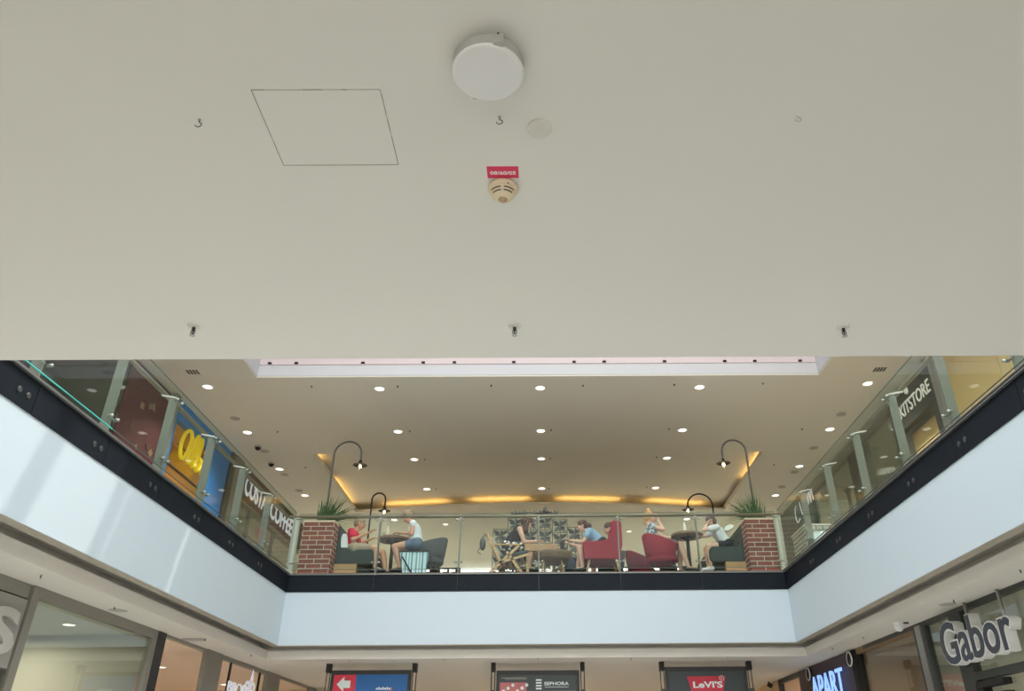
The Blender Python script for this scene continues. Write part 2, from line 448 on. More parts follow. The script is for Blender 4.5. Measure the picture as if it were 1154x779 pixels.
# outer roof/ceiling closing walls
b = B(); box(b, -14, 14, 27.0, 27.2, F, U); struct('wall_far', b, 'wall_beige')
b = B(); box(b, -14, 14, 31.8, 32, -1.6, F); struct('wall_ground', b, 'ground_beige')
b = B(); box(b, -14, -13.8, -9, 32, -1.6, U+.2); struct('wall_west', b, 'wall_beige')
b = B(); box(b, 13.8, 14, -9, 32, -1.6, U+.2); struct('wall_east', b, 'wall_beige')
# pinkish rail with cable clips high on the well's far wall
b = B(); zt = .515*WY1
box(b, WX0+.02, WX1-.02, WY1-.04, WY1-.013, U+.215, U+.38); t = thing('conduit', 'pale pink conduit strip with dark clips high on the skylight well wall', 'conduit', (0, WY1, U+.17))
mat('pink_strip', (222,206,208), .7); link('strip', b, 'pink_strip', t)
for px in (304,334,409,477,512,579,647,681,749,817,851,902):
    p = at(px, 409.5, WY1-.05); b = B(); box(b, p.x-.03, p.x+.03, WY1-.07, WY1-.04, U+.222, U+.25); link('clip', b, 'slot_black', t)

# ================================================================== NEAR CEILING FIXTURES
# round luminaire
c = atz(550, 84, H-.045); c.z = H
t = thing('ceiling_lamp', 'round drum-shaped emergency lamp on the near ceiling, larger than the disc beside it', 'ceiling lamp', tuple(c))
b = B(); lathe(b, c, [(.086, 0), (.0905, -.006), (.0905, -.036)], 64); link('housing', b, 'plastic_grey', t, smooth=False)
b = B(); lathe(b, c+Vector((0,0,-.036)), [(.0905, 0), (.0915, -.003), (.089, -.0075), (.084, -.009)], 64); link('diffuser', b, 'plastic_white', t)
b = B(); sx, sy = .03, -.083
beam(b, (c.x+sx, c.y+sy, H-.002), (c.x+sx, c.y+sy, H-.040), .026, .016, (0,1,0)); tube(b, [(c.x+sx, c.y+sy-.004, H-.03), (c.x+sx, c.y+sy-.004, H-.042)], .011, 16)
l = link('latch', b, 'plastic_grey', t)
b = B(); tube(b, [(c.x+sx, c.y+sy-.013, H-.010), (c.x+sx, c.y+sy-.0145, H-.010)], .0025, 10); link('latch_screw', b, 'slot_black', l)
b = B(); box(b, c.x-.045, c.x-.012, c.y+.083, c.y+.095, H-.046, H-.030); link('notch', b, 'near_ceiling', t)
# blank disc
c = atz(608, 144, H); b = B(); lathe(b, c, [(.034, 0), (.034, -.003), (.031, -.005)], 40); o = link('cover_plate', b, 'plastic_white', None)
MATS['cover_paint'] = MATS['near_ceiling']; o.data.materials[0] = mat('cover_paint2', (212,210,202), .7)
tag(center_origin(o), 'small blank round cover plate on the near ceiling beside the middle hook', 'cover plate')
# access hatch
p1, p2, p3, p4 = [atz(*p, H) for p in ((283,100), (428,100), (444,186), (320,186))]
x0, x1, y0, y1 = -.778, -.434, 1.46, 1.75
t = thing('access_hatch', 'square access hatch flush in the near ceiling with a thin cracked outline', 'access hatch', ((x0+x1)/2, (y0+y1)/2, H-.001))
b = B(); box(b, x0+.001, x1-.001, y0+.001, y1-.001, H-.0007, H+.004); link('hatch_panel', b, 'near_ceiling', t)
g = .0011
mat('gap', (96,92,80), .9)
def seg(xa, xb, ya, yb):
    b = B(); box(b, min(xa,xb)-g/2, max(xa,xb)+g/2, min(ya,yb)-g/2, max(ya,yb)+g/2, H-.0012, H+.001); link('gap_line', b, 'gap', t)
for u0_, u1_ in ((0,.10), (.40,.55), (.7,.74)): seg(x0+(x1-x0)*u0_, x0+(x1-x0)*u1_, y0, y0)
seg(x0, x0, y0, y0+(y1-y0)*.6); seg(x0, x0, y0+(y1-y0)*.66, y1)
seg(x0, x1, y1, y1)
for u0_, u1_ in ((.05,.3), (.36,.52), (.6,.98)): seg(x1, x1, y0+(y1-y0)*u0_, y0+(y1-y0)*u1_)
b = B(); g = .0003
for a_ in ((x0, x1, y0, y0), (x0, x0, y0, y1), (x1, x1, y0, y1)): box(b, a_[0]-g, a_[1]+g, a_[2]-g, a_[3]+g, H-.0010, H+.001)
mat('gap_faint', (160,155,140), .9); link('faint_gap_line', b, 'gap_faint', t)
# hooks
def hook(px, py, label, flip=1, m='steel'):
    c = atz(px, py-5, H); t = thing('ceiling_hook', label, 'hook', tuple(c), 'screw hooks in the near ceiling')
    b = B(); lathe(b, c, [(.0045, 0), (.004, -.003), (.002, -.005)], 14); link('rosette', b, 'plastic_white' if m == 'plastic_white' else 'steel', t)
    pts = [c+Vector((0,0,-.003)), c+Vector((0,0,-.009))]
    for k in range(10):
        a = PI/2-k*(1.5*PI/9); r = .0088
        pts.append(c+Vector((flip*r*math.cos(a), 0, -.0185+r*math.sin(a))))
    b = B(); tube(b, pts, .0012, 8); link('hook_wire', b, 'iron' if m != 'plastic_white' else 'plastic_grey', t, smooth=True)
hook(225, 140, 'metal screw hook in the near ceiling left of the access hatch')
hook(563, 137, 'metal screw hook in the near ceiling just below the round lamp')
hook(898, 134, 'pale screw hook alone on the right side of the near ceiling', m='plastic_white')
# red label + smoke detector
p = atz(567, 193.3, H)
t = thing('location_sign', 'small red sticker with white number above the smoke detector', 'sign', (p.x, p.y, H-.001))
x0, x1, y0, y1 = -.170, -.073, 1.757, 1.805
pa, pb = atz(548, 187, H), atz(585, 200.5, H); x0, x1, y0, y1 = pa.x, pb.x, pa.y, pb.y
b = B(); box(b, x0-.001, x1+.001, y0-.001, y1+.001, H-.0010, H); link('border', b, 'sign_white', t)
b = B(); box(b, x0+.0005, x1-.0005, y0+.0005, y1-.0005, H-.0016, H-.0008); link('red_field', b, 'sign_red', t)
b = text_bm('08/60/05', (x0+.010, y1-.017, H-.0016), (1,0,0), (0,-1,0), width=(x1-x0)*.80, height=.0150, depth=.0006, offset=.02)
link('number', b, 'sign_white', t)
c = atz(567, 211, H)
t = thing('smoke_detector', 'cream domed smoke detector below the small red sticker', 'smoke detector', tuple(c))
b = B(); lathe(b, c, [(.040, 0), (.046, -.004), (.047, -.012), (.044, -.018), (.042, -.020)], 48); link('base', b, 'cream', t, smooth=True)
b = B(); lathe(b, c+Vector((0,0,-.020)), [(.041, 0), (.040, -.006), (.034, -.016), (.024, -.024), (.016, -.028), (.013, -.030)], 48); link('dome', b, 'cream', t, smooth=True)
for k, (r, z) in enumerate(((.0385, -.0295), (.0325, -.0375))):
    for s in (0, 1):
        b = B(); a0 = -PI/2+(.12 if s else -1.0)+PI; a1 = a0+.88
        pts = [c+Vector(((r+.0012)*math.cos(a0+(a1-a0)*i/8), -(r+.0012)*math.sin(a0+(a1-a0)*i/8), z)) for i in range(9)]
        tube(b, pts, .0016, 6); link('vent_slot', b, 'slot_black', t)
b = B(); lathe(b, c+Vector((0,0,-.048)), [(.014, 0), (.0145, -.002), (.009, -.008), (.004, -.011)], 20); mat('sensor', (176,150,118), .4); link('sensor_tip', b, 'sensor', t)
b = B(); ball(b, c+Vector((.018, -.041, -.019)), .0022, n=8); link('indicator_light', b, 'slot_black', t)
# sprinklers on near ceiling
def sprinkler(c, label, s=1.0, group=None, full=True):
    c = Vector(c); t = thing('sprinkler', label, 'sprinkler', tuple(c), group)
    b = B(); lathe(b, c, [(.030*s, 0), (.028*s, -.004*s), (.012*s, -.007*s)], 28); link('rosette', b, 'cover_paint2', t)
    b = B(); tube(b, [c, c+Vector((0,0,-.022*s))], .0075*s, 12)
    for q in (-1, 1): tube(b, [c+Vector((q*.007*s,0,-.02*s)), c+Vector((q*.010*s,0,-.032*s)), c+Vector((0,0,-.046*s))], .002*s, 6)
    link('nozzle', b, 'dark_metal' , t)
    b = B(); tube(b, [c+Vector((0,0,-.022*s)), c+Vector((0,0,-.040*s))], .0032*s, 8); link('bulb', b, 'iron', t)
    b = B(); lathe(b, c+Vector((0,0,-.046*s)), [(.013*s, 0), (.013*s, -.002*s)], 20); link('deflector', b, 'steel', t)
sprinkler(atz(219, 368, H), 'fire sprinkler at the left end of the near ceiling edge', .9, 'sprinklers along the near ceiling edge')
sprinkler(atz(580, 368, H), 'fire sprinkler in the middle of the near ceiling edge', .9, 'sprinklers along the near ceiling edge')
sprinkler(atz(950, 369, H), 'fire sprinkler at the right end of the near ceiling edge', .9, 'sprinklers along the near ceiling edge')

# ================================================================== BALUSTRADES
GT, GB = 3.875, 2.945
mat('edge_dark', (84,104,98), .3)
def glass_panel(run, a, b_, sunlit=False):
    """a,b: ends of the panel at the void face"""
    a, b_ = Vector(a), Vector(b_); d = (b_-a).normalized(); n = Vector((-d.y, d.x, 0)); t_ = .014
    a2, b2 = a+d*.006, b_-d*.006
    bm = B(); vs = []
    for p in (a2, b2):
        for q in (0, t_):
            for z in (GB, GT): vs.append(bm.verts.new((p.x+n.x*q, p.y+n.y*q, z)))
    for f in ((0,1,3,2),(4,6,7,5),(0,4,5,1),(2,3,7,6),(0,2,6,4),(1,5,7,3)): bm.faces.new([vs[i] for i in f])
    t = link('glass_panel', bm, 'rail_glass', run)
    bm = B(); beam(bm, (a2.x+n.x*t_/2, a2.y+n.y*t_/2, GB-.004), (b2.x+n.x*t_/2, b2.y+n.y*t_/2, GB-.004), .006, t_, n)
    link('bottom_edge', bm, 'sunlit_glass_edge' if sunlit else 'edge_dark', t)
    bm = B(); beam(bm, (a2.x+n.x*t_/2, a2.y+n.y*t_/2, GT+.001), (b2.x+n.x*t_/2, b2.y+n.y*t_/2, GT+.001), .003, t_, n)
    link('top_edge', bm, 'edge_dark', t)
def post(run, base, along, inward, rail_off=.21, width=.10):
    base = Vector(base); al = Vector(along); n = Vector(inward)
    p0 = base+n*(.03+width/2)
    bm = B(); beam(bm, (p0.x, p0.y, F), (p0.x, p0.y, 3.80), width, .016, al); t = link('post', bm, 'post_steel', run)
    for z in (3.06, 3.77):
        bm = B(); q = base+n*.035
        tube(bm, [(q.x-al.x*.075, q.y-al.y*.075, z), (q.x+al.x*.075, q.y+al.y*.075, z)], .009, 10)
        for s in (-1, 1):
            c0 = base+al*(s*.06); tube(bm, [(c0.x-n.x*.012, c0.y-n.y*.012, z), (c0.x+n.x*.04, c0.y+n.y*.04, z)], .016, 14)
        link('glass_clamp', bm, 'steel', t, smooth=True)
    bm = B(); beam(bm, tuple((base+n*.05).xy)+(3.815,), tuple((base+n*(rail_off+.02)).xy)+(3.85,), .014, .03, al)
    link('rail_bracket', bm, 'white_metal', t)
gy = [4.57, 5.74, 6.90, 8.05, 9.22, 10.38, 11.55, 12.72]
def handrail(run, pts):
    b = B(); tube(b, pts, .026, 16); link('handrail', b, 'rail_steel', run, smooth=True)
def corner(run, s, x):
    b = B(); beam(b, (x+s*.02, YB+.07, F), (x+s*.02, YB+.07, 3.83), .11, .05, (0,1,0)); t = link('corner_post', b, 'post_pale', run)
    b = B()
    for z in (3.06, 3.8): tube(b, [(x-s*.09, YB+.03, z), (x+s*.02, YB+.03, z)], .011, 10)
    link('glass_clamp', b, 'steel', t, smooth=True)
mat('post_pale', (178,182,168), .5)
RL = thing('glass_balustrade', 'glass balustrade with flat steel posts along the left side of the upper floor', 'balustrade', (XL, 8, F))
RR = thing('glass_balustrade', 'glass balustrade with flat steel posts along the right side of the upper floor', 'balustrade', (XR, 8, F))
RB = thing('glass_balustrade', 'glass balustrade across the front of the cafe between the brick columns', 'balustrade', (-.1, YB, F))
for k in range(7):
    glass_panel(RL, (XL, gy[k+1], 0), (XL, gy[k], 0), k < 2)
    glass_panel(RR, (XR, gy[k], 0), (XR, gy[k+1], 0))
    if k < 6:
        post(RL, (XL, gy[k+1], F), (0,1,0), (-1,0,0)); post(RR, (XR, gy[k+1], F), (0,1,0), (1,0,0))
gx = [XL+.02]+XJ+[XR-.02]
for k in range(6): glass_panel(RB, (gx[k], YB, 0), (gx[k+1], YB, 0))
for x in XJ: post(RB, (x, YB, F), (1,0,0), (0,1,0))
corner(RL, -1, XL); corner(RR, 1, XR)
handrail(RL, [(XL-.22, 2.98, 3.885), (XL-.22, 12.98, 3.885)])
handrail(RR, [(XR+.22, 2.98, 3.885), (XR+.22, 12.98, 3.885)])
handrail(RB, [(XL-.2, YB+.21, 3.885), (XR+.2, YB+.21, 3.885)])

# ================================================================== UPPER CEILING FIXTURES
def downlight(c, label, group, r=.105, on=True, glow='lamp_glow'):
    c = Vector(c); t = thing('downlight', label, 'ceiling light', tuple(c), group)
    b = B(); n = 28; prof = [(r, 0), (r, -.008), (r*.80, -.010), (r*.80, 0)]
    lathe(b, c, prof, n, caps=False); link('trim_ring', b, 'white_metal', t)
    b = B(); lathe(b, c, [(r*.78, -.001), (r*.78, -.005)], n); link('lens', b, glow, t)
    return t
rows = [('front', 12.72, [-6.13, -3.02, -.07, 2.86, 5.92], U), ('second', 14.74, [-6.13, -3.02, -.07, 2.86, 5.92], U),
        ('third', 16.93, [-6.13, -3.03, -.07, 2.86, 5.92], TR), ('fourth', 19.07, [-6.07, -3.03, -.07, 2.86, 5.92], TR)]
for rn, y, xs, z in rows:
    for k, x in enumerate(xs):
        zz = z if 0 < k < 4 else U; yy = y
        if rn == 'front' and k in (0, 4): yy = 12.60
        if rn == 'fourth' and k == 0: yy = 18.86
        downlight((x, yy, zz), f'round recessed downlight in the {rn} row of the upper ceiling, {ORD[k]} from the left', 'recessed downlights of the upper ceiling')
for px, py, lb in ((444.5,586,'left'), (774,585,'right')):
    downlight(atz(px, py, U), f'round downlight behind the cafe glass on the {lb} side, beyond the raised ceiling', 'recessed downlights behind the cafe')
for px, py, lb in ((502,591,'left'), (709,599,'right')):
    downlight(atz(px, py, U), f'small dim downlight far behind the cafe glass on the {lb} side', 'recessed downlights behind the cafe', .085)
# round flat ceiling plates (speakers) and cameras
plates = [(265,471.5,'first','left'), (298,508.5,'second','left'), (321,535,'third','left'), (337,553,'fourth','left'),
          (948,467,'first','right'), (917,505,'second','right'), (895.5,532,'third','right'), (881,549,'fourth','right')]
for px, py, od, side in plates:
    c = atz(px, py, U); t = thing('ceiling_speaker', f'grey round ceiling speaker on the {side} of the upper ceiling, {od} from the near edge', 'speaker', tuple(c), 'round speakers beside the downlights')
    b = B(); lathe(b, c, [(.095, 0), (.095, -.008), (.085, -.010)], 28); link('rim', b, 'plastic_grey', t)
    b = B(); lathe(b, c+Vector((0,0,-.009)), [(.080, 0), (.080, -.004)], 28); link('grille', b, 'led_off' if py > 480 else 'plastic_grey', t)
for px, py, lb in ((306,521.7,'nearer the downlight'), (291,503,'nearer the blue shop front')):
    c = atz(px, py, U); t = thing('dome_camera', f'black dome security camera on the upper ceiling, {lb}', 'camera', tuple(c))
    b = B(); lathe(b, c, [(.075, 0), (.075, -.03), (.07, -.035)], 24); link('housing', b, 'plastic_grey', t)
    b = B(); ball(b, c+Vector((0,0,-.035)), .062, n=18); link('dome', b, 'slot_black', t, smooth=True)
sp = [(351,437,'front',1),(448,437,'front',2),(553.5,436,'front',3),(657,436,'front',4),(760,435,'front',5),(860,433.5,'front',6),
 (312.6,488,'second',1),(461.7,487.4,'second',2),(621,486,'second',3),(754,485,'second',4),(904,485,'second',5),
 (344,528,'third',1),(478.6,519,'third',2),(620,518,'third',3),(740,516.5,'third',4),(872.5,525,'third',5),(491.5,552,'fourth',1),(619,551.6,'fourth',2),(729,550.5,'fourth',3)]
for px, py, rn, k in sp:
    inner = py > 500 and 400 < px < 800
    c = atz(px, py, TR if inner else U)
    c = atz(px, py, (TR if inner else U)-.03); c.z = TR if inner else U
    t = thing('sprinkler', f'tiny dark sprinkler head in the {rn} row of the upper ceiling, {ORD[k-1]} from the left', 'sprinkler', tuple(c), 'sprinkler heads of the upper ceiling')
    b = B(); lathe(b, c, [(.020, 0), (.018, -.004), (.007, -.008), (.007, -.022), (.013, -.025), (.013, -.028)], 12); link('nozzle', b, 'dark_metal', t)
for px, py, lb in ((218,419,'left'), (992,416,'right')):
    c = atz(px, py, U); t = thing('ceiling_vent', f'small rectangular vent grille near the {lb} balustrade on the upper ceiling', 'vent', tuple(c))
    b = B(); box(b, c.x-.14, c.x+.14, c.y-.12, c.y+.12, U-.008, U); link('frame', b, 'upper_ceiling', t)
    b = B()
    for q in range(4): box(b, c.x-.11+q*.055, c.x-.075+q*.055, c.y-.08, c.y+.08, U-.011, U-.007)
    link('slots', b, 'charcoal_frame', t)
# cove light tubes lying on the ledge of the raised tray
def cove(pts, label):
    b = B(); tube(b, pts, .018, 8); o = link('cove_light', b, 'cove_tube', None); tag(center_origin(o), label, 'strip light', 'warm strip lights in the raised ceiling')
cove([(TX0-.16, 16.1, U+.145), (TX0-.16, 16.85, U+.145)], 'warm strip light glowing at the front left corner of the raised ceiling')
cove([(TX0-.16, 18.15, U+.145), (TX0-.16, 20.1, U+.145)], 'warm strip light glowing at the back left side of the raised ceiling')
cove([(TX1+.16, 16.4, U+.145), (TX1+.16, 18.3, U+.145)], 'warm strip light glowing on the right side of the raised ceiling')
def arcy(x): t = (x-TX0)/(TX1-TX0); return 20.3-.62*(1-(2*t-1)**2)
for x0_, x1_, lb in ((-4.3, -2.6, 'leftmost'), (-1.95, -.45, 'second from the left'), (.35, 2.0, 'third from the left'), (2.75, 4.3, 'rightmost')):
    cove([(x0_+(x1_-x0_)*i/6, arcy(x0_+(x1_-x0_)*i/6)+.20, U+.075) for i in range(7)], f'warm strip light along the curved back edge of the raised ceiling, {lb}')

# ================================================================== UPPER SHOPFRONTS
SL, SR = -6.9, 6.6
def shop_room(side, y0, y1, floor_z, top_z, m, name, depth=3.0, xs=None):
    """closed interior behind a shopfront"""
    x = (SL if side < 0 else SR) if xs is None else xs
    xo = x+side*depth; b = B(); e = .05
    box(b, min(xo, xo+side*e), max(xo, xo+side*e), y0, y1, floor_z, top_z)
    box(b, min(x+side*.1, xo), max(x+side*.1, xo), y0-e, y0, floor_z, top_z); box(b, min(x+side*.1, xo), max(x+side*.1, xo), y1, y1+e, floor_z, top_z)
    box(b, min(x+side*.1, xo), max(x+side*.1, xo), y0, y1, top_z-.03, top_z-.005)
    return struct(name, b, m)
def pane(x, y0, y1, z0, z1, label, m='shop_glass', group=None, name='shop_window'):
    b = B(); box(b, x-.006, x+.006, y0, y1, z0, z1); o = link(name, b, m, None); tag(center_origin(o), label, 'window', group); return o
def bars(name, boxes, m, label, cat, group=None):
    b = B()
    for q in boxes: box(b, *q)
    o = link(name, b, m, None); return tag(center_origin(o), label, cat, group)
# left: dark glazed shop, wine-coloured shop, blue shop, brown coffee shop
shop_room(-1, 5, 11.45, F, U, 'teal_dark', 'wall_shop')
pane(SL, 5.0, 11.4, F, U, 'dark greenish shop window behind the left balustrade, nearest the near ceiling', 'tinted_glass')
t = thing('shop_facade', 'wine red shop window panel with scattered triangles behind the left balustrade', 'shop front', (SL, 12.1, F))
b = B(); box(b, SL-.05, SL, 11.45, 12.85, F, U-.02); link('wine_panel', b, 'wine', t)
random.seed(3)
for k in range(13):
    y = 11.6+random.random()*1.1; z = 4.2+random.random()*1.7; s = .05+.05*random.random(); a = random.random()*6
    tri = [(y+s*math.cos(a+q), z+s*math.sin(a+q)) for q in ((0, 2.1, 4.2) if k % 2 else (0, 1.57, 3.14, 4.71))]
    b = B(); prism(b, tri, SL, SL+.012, 'X'); link('confetti_shape', b, 'wine_shape' if k % 3 else 'costa_brown', t)
bars('shop_pillar', [(SL-.08, SL+.12, 12.87, 13.02, F, U)], 'grey_frame', 'grey pillar between the wine red and the blue shop fronts', 'pillar')
t = thing('shop_facade', 'bright blue shop front with a yellow script sign on ochre windows', 'shop front', (SL, 14.4, F))
b = B(); box(b, SL-.06, SL+.06, 13.04, 13.2, F, U); box(b, SL-.06, SL+.06, 14.98, 15.82, F, U); box(b, SL-.06, SL+.06, 13.2, 14.98, 5.84, U); link('blue_frame', b, 'albi_blue', t)
b = B(); box(b, SL-.012, SL, 13.2, 14.98, F, 5.84); link('window_pane', b, 'shop_glass', t)
b = B(); box(b, SL-.03, SL+.02, 13.2, 14.98, 5.0, 5.02); link('window_rail', b, 'charcoal_frame', t)
# script sign
def stroke(bm, pts, r, X):
    P_ = [Vector((X, p[0], p[1])) for p in pts]
    # catmull-rom smoothing
    out = []
    for i in range(len(P_)-1):
        p0 = P_[max(i-1, 0)]; p1 = P_[i]; p2 = P_[i+1]; p3 = P_[min(i+2, len(P_)-1)]
        for k in range(6):
            s = k/6; out.append(.5*((2*p1)+(-p0+p2)*s+(2*p0-5*p1+4*p2-p3)*s*s+(-p0+3*p1-3*p2+p3)*s**3))
    out.append(P_[-1]); tube(bm, out, r, 10)
    for e in (out[0], out[-1]): ball(bm, e, r, n=10)
sg = thing('shop_sign', 'yellow raised script lettering on the blue shop front', 'sign', (SL+.12, 14.3, 5.2))
yo, zo, S = 13.42, 5.18, .60
def L_(pts): return [(yo+p[0]*S*1.62, zo+p[1]*S) for p in pts]
letters = {
 'letter_a': [(.42,.78),(.30,1.0),(.12,.86),(.02,.45),(.08,.08),(.22,.06),(.34,.35),(.42,.85),(.40,.30),(.44,.06),(.52,.10)],
 'letter_l': [(.52,.10),(.60,.35),(.70,.85),(.66,1.08),(.58,.85),(.58,.30),(.64,.04),(.72,.12)],
 'letter_b': [(.72,.12),(.80,.40),(.88,.90),(.84,1.08),(.77,.85),(.78,.20),(.86,.02),(.96,.18),(.96,.42),(.86,.44),(.98,.36),(1.04,.36)],
 'letter_i': [(1.04,.36),(1.08,.50),(1.07,.20),(1.12,.02),(1.22,.14)]}
for nm, pts in letters.items():
    b = B(); stroke(b, L_(pts), .036, SL+.12); link(nm, b, 'albi_yellow', sg, smooth=True)
b = B(); p = L_([(1.12,.78)])[0]; ball(b, (SL+.12, p[0], p[1]), .04); link('letter_dot', b, 'albi_yellow', sg, smooth=True)
b = B(); tube(b, [(SL+.06, 13.4, 5.42), (SL+.06, 15.0, 5.42)], .012, 8); link('sign_rail', b, 'dark_metal', sg)
shop_room(-1, 13.2, 15.6, F, U, 'ochre', 'wall_shop')
bars('shop_pillar', [(SL-.08, SL+.10, 15.84, 16.02, F, U)], 'charcoal_frame', 'dark narrow pillar right of the blue shop front', 'pillar')
bars('shop_pillar', [(SL-.08, SL+.12, 16.04, 16.5, F, U)], 'grey_frame', 'broad grey pillar between the blue shop and the brown coffee shop', 'pillar')
t = thing('shop_facade', 'brown coffee shop front with a white sign behind the left balustrade', 'shop front', (SL, 19, F))
b = B(); box(b, SL-.06, SL+.06, 16.52, 21.6, 5.45, U); link('fascia', b, 'costa_brown', t)
b = B(); box(b, SL-.02, SL+.09, 16.52, 21.6, 5.40, 5.45); link('fascia_trim', b, 'rail_steel', t)
b = B(); box(b, SL-.012, SL, 16.52, 21.6, F, 5.40); link('window_pane', b, 'shop_glass', t)
for y in (17.6, 19.4): b = B(); box(b, SL-.04, SL+.04, y-.03, y+.03, F, 5.4); link('mullion', b, 'grey_frame', t)
b = text_bm('COSTA', (SL+.065, 16.88, 5.60), (0,1,0), (0,0,1), width=1.52, height=.46, depth=.015, offset=.022)
b = text_bm('COFFEE', (SL+.065, 18.72, 5.60), (0,1,0), (0,0,1), width=1.85, height=.46, depth=.015, offset=.022, bm=b)
o = link('shop_sign', b, 'costa_white'); tag(center_origin(o), 'lit white two-word lettering on the brown coffee shop fascia', 'sign')
shop_room(-1, 16.7, 21.5, F, U, 'shop_grey', 'wall_shop')
# right
t = thing('shop_facade', 'plain beige panelled wall with thin joints behind the right balustrade', 'wall panel', (SR, 9.5, F))
b = B(); prev = 4.6
for y in (5.9, 7.2, 8.5, 9.85, 11.22):
    for z0, z1 in ((F, 4.74), (4.75, U)): box(b, SR, SR+.05, prev+.006, y-.006, z0, z1)
    prev = y
link('wall_panel', b, 'beige_wall', t)
b = B(); box(b, SR+.02, SR+.06, 4.6, 11.22, F, U); link('joint_backing', b, 'dark_wood', t)
bars('shop_pillar', [(SR-.12, SR+.05, 11.22, 11.50, F, U)], 'panel_grey', 'light grey pillar on the near side of the dark shop sign', 'pillar')
t = thing('shop_facade', 'dark grey shop portal with white name and apple-like emblem behind the right balustrade', 'shop front', (SR, 12.3, F))
b = B(); box(b, SR-.05, SR+.05, 11.52, 13.35, 5.42, U-.05); box(b, SR-.05, SR+.05, 11.52, 11.80, F, 5.42); box(b, SR-.05, SR+.05, 13.2, 13.35, F, 5.42); link('portal', b, 'kit_dark', t)
b = B(); box(b, SR+.2, SR+.25, 11.80, 13.2, F, 5.42); link('inner_wall', b, 'beige_wall', t)
b = text_bm('KITSTORE', (SR-.052, 12.93, 5.62), (0,-1,0), (0,0,1), width=1.22, height=.24, depth=.012, offset=.005)
o = link('shop_sign', b, 'kit_white'); tag(center_origin(o), 'white capital letters on the dark shop portal below the fruit emblem', 'sign')
t = thing('shop_emblem', 'small white fruit-shaped emblem above the white shop name', 'sign', (SR-.06, 12.42, 5.86))
b = B(); yc, zc = 12.50, 6.00
prism(b, [(yc+.055*math.cos(a)*(1-.12*math.cos(2*a)), zc+.062*math.sin(a)) for a in [2*PI*i/20 for i in range(20)]], SR-.08, SR-.05, 'X'); link('fruit_body', b, 'kit_white', t)
b = B(); prism(b, [(yc-.03, zc+.07), (yc+.0, zc+.065), (yc+.035, zc+.09), (yc+.02, zc+.125), (yc-.015, zc+.11)], SR-.08, SR-.05, 'X'); link('leaf', b, 'kit_white', t)
bars('shop_pillar', [(SR-.02, SR+.3, 15.25, 15.75, F, U)], 'charcoal_frame', 'dark double frame dividing the right shop windows', 'pillar')
pane(SR, 13.4, 15.25, F, 5.95, 'clear shop window between the dark portal and the dark double frame', 'shop_glass')
pane(SR, 15.75, 18.3, F, 5.95, 'clear shop window beyond the dark double frame on the right', 'shop_glass')
bars('shop_fascia', [(SR-.05, SR+.1, 13.35, 18.3, 5.95, U)], 'grey_frame', 'grey strip above the right shop windows under the ceiling', 'fascia')
for y, l in ((16.4, 'nearer'), (16.9, 'farther')):
    bars('shop_rack', [(SR+.3, SR+.36, y, y+.06, F, 5.6), (SR+.3, SR+.36, y-.14, y+.2, 5.6, 5.66), (SR+.3, SR+.36, y-.1, y+.16, 5.1, 5.14)], 'dark_metal', f'dark upright display rack in the right shop window, {l} one', 'rack')
shop_room(1, 13.4, 18.3, F, U, 'shop_grey', 'wall_shop')
bars('shop_poster', [(SR+.1, SR+.14, 14.2, 14.75, 4.2, 4.66)], 'paper', 'white poster in the right shop window near the balustrade', 'poster')
bars('shop_poster', [(SR+.1, SR+.14, 13.5, 14.1, 3.9, 4.5)], 'ochre', 'ochre poster in the right shop window above the balustrade', 'poster')
bars('shop_fascia', [(SR-.06, SR+.1, 18.3, 21.6, F, U)], 'teal_dark', 'dark shop front with white neon letters at the far right', 'fascia')
b = B()
def neon(pts):
    stroke(b, pts, .013, SR-.1)
neon([(19.25,6.08),(19.5,5.9),(19.45,5.6),(19.2,5.62)]); neon([(19.1,6.1),(18.95,5.65),(18.75,5.95)])
for k in range(3): neon([(18.6-.2*k,5.75),(18.5-.2*k,6.12),(18.42-.2*k,5.75)])
o = link('shop_sign', b, 'costa_white', smooth=True); tag(center_origin(o), 'white neon handwriting sign on the dark shop front at the far right', 'sign')
# far shopfront strip seen just above the cafe floor
t = thing('shop_facade', 'bright shop front far behind the cafe, only its top edge in view', 'shop front', (0, 26.9, 5.6))
b = B(); box(b, -2.9, 2.55, 26.85, 26.95, 5.3, 6.19); link('light_panel', b, 'far_light', t)
for xa, xb in ((-4.6, -2.9), (-1.5,-.2), (2.55, 4.9)):
    b = B(); box(b, xa, xb, 26.75, 26.85, 5.5, 6.19); link('dark_sign_board', b, 'slot_black', t)
    x = xa+.15; b = B()
    while x < xb-.25:
        wv = .10+.14*random.random()
        if random.random() < .8: box(b, x, x+wv*.35, 26.72, 26.75, 5.75, 6.13); box(b, x, x+wv, 26.72, 26.75, 6.06, 6.13); box(b, x+wv*.7, x+wv, 26.72, 26.75, 5.75, 6.0)
        x += wv+.08
    link('sign_letters', b, 'far_light', t)

# ================================================================== LOWER SHOPFRONTS
GLX, GRX = -4.87, 4.65
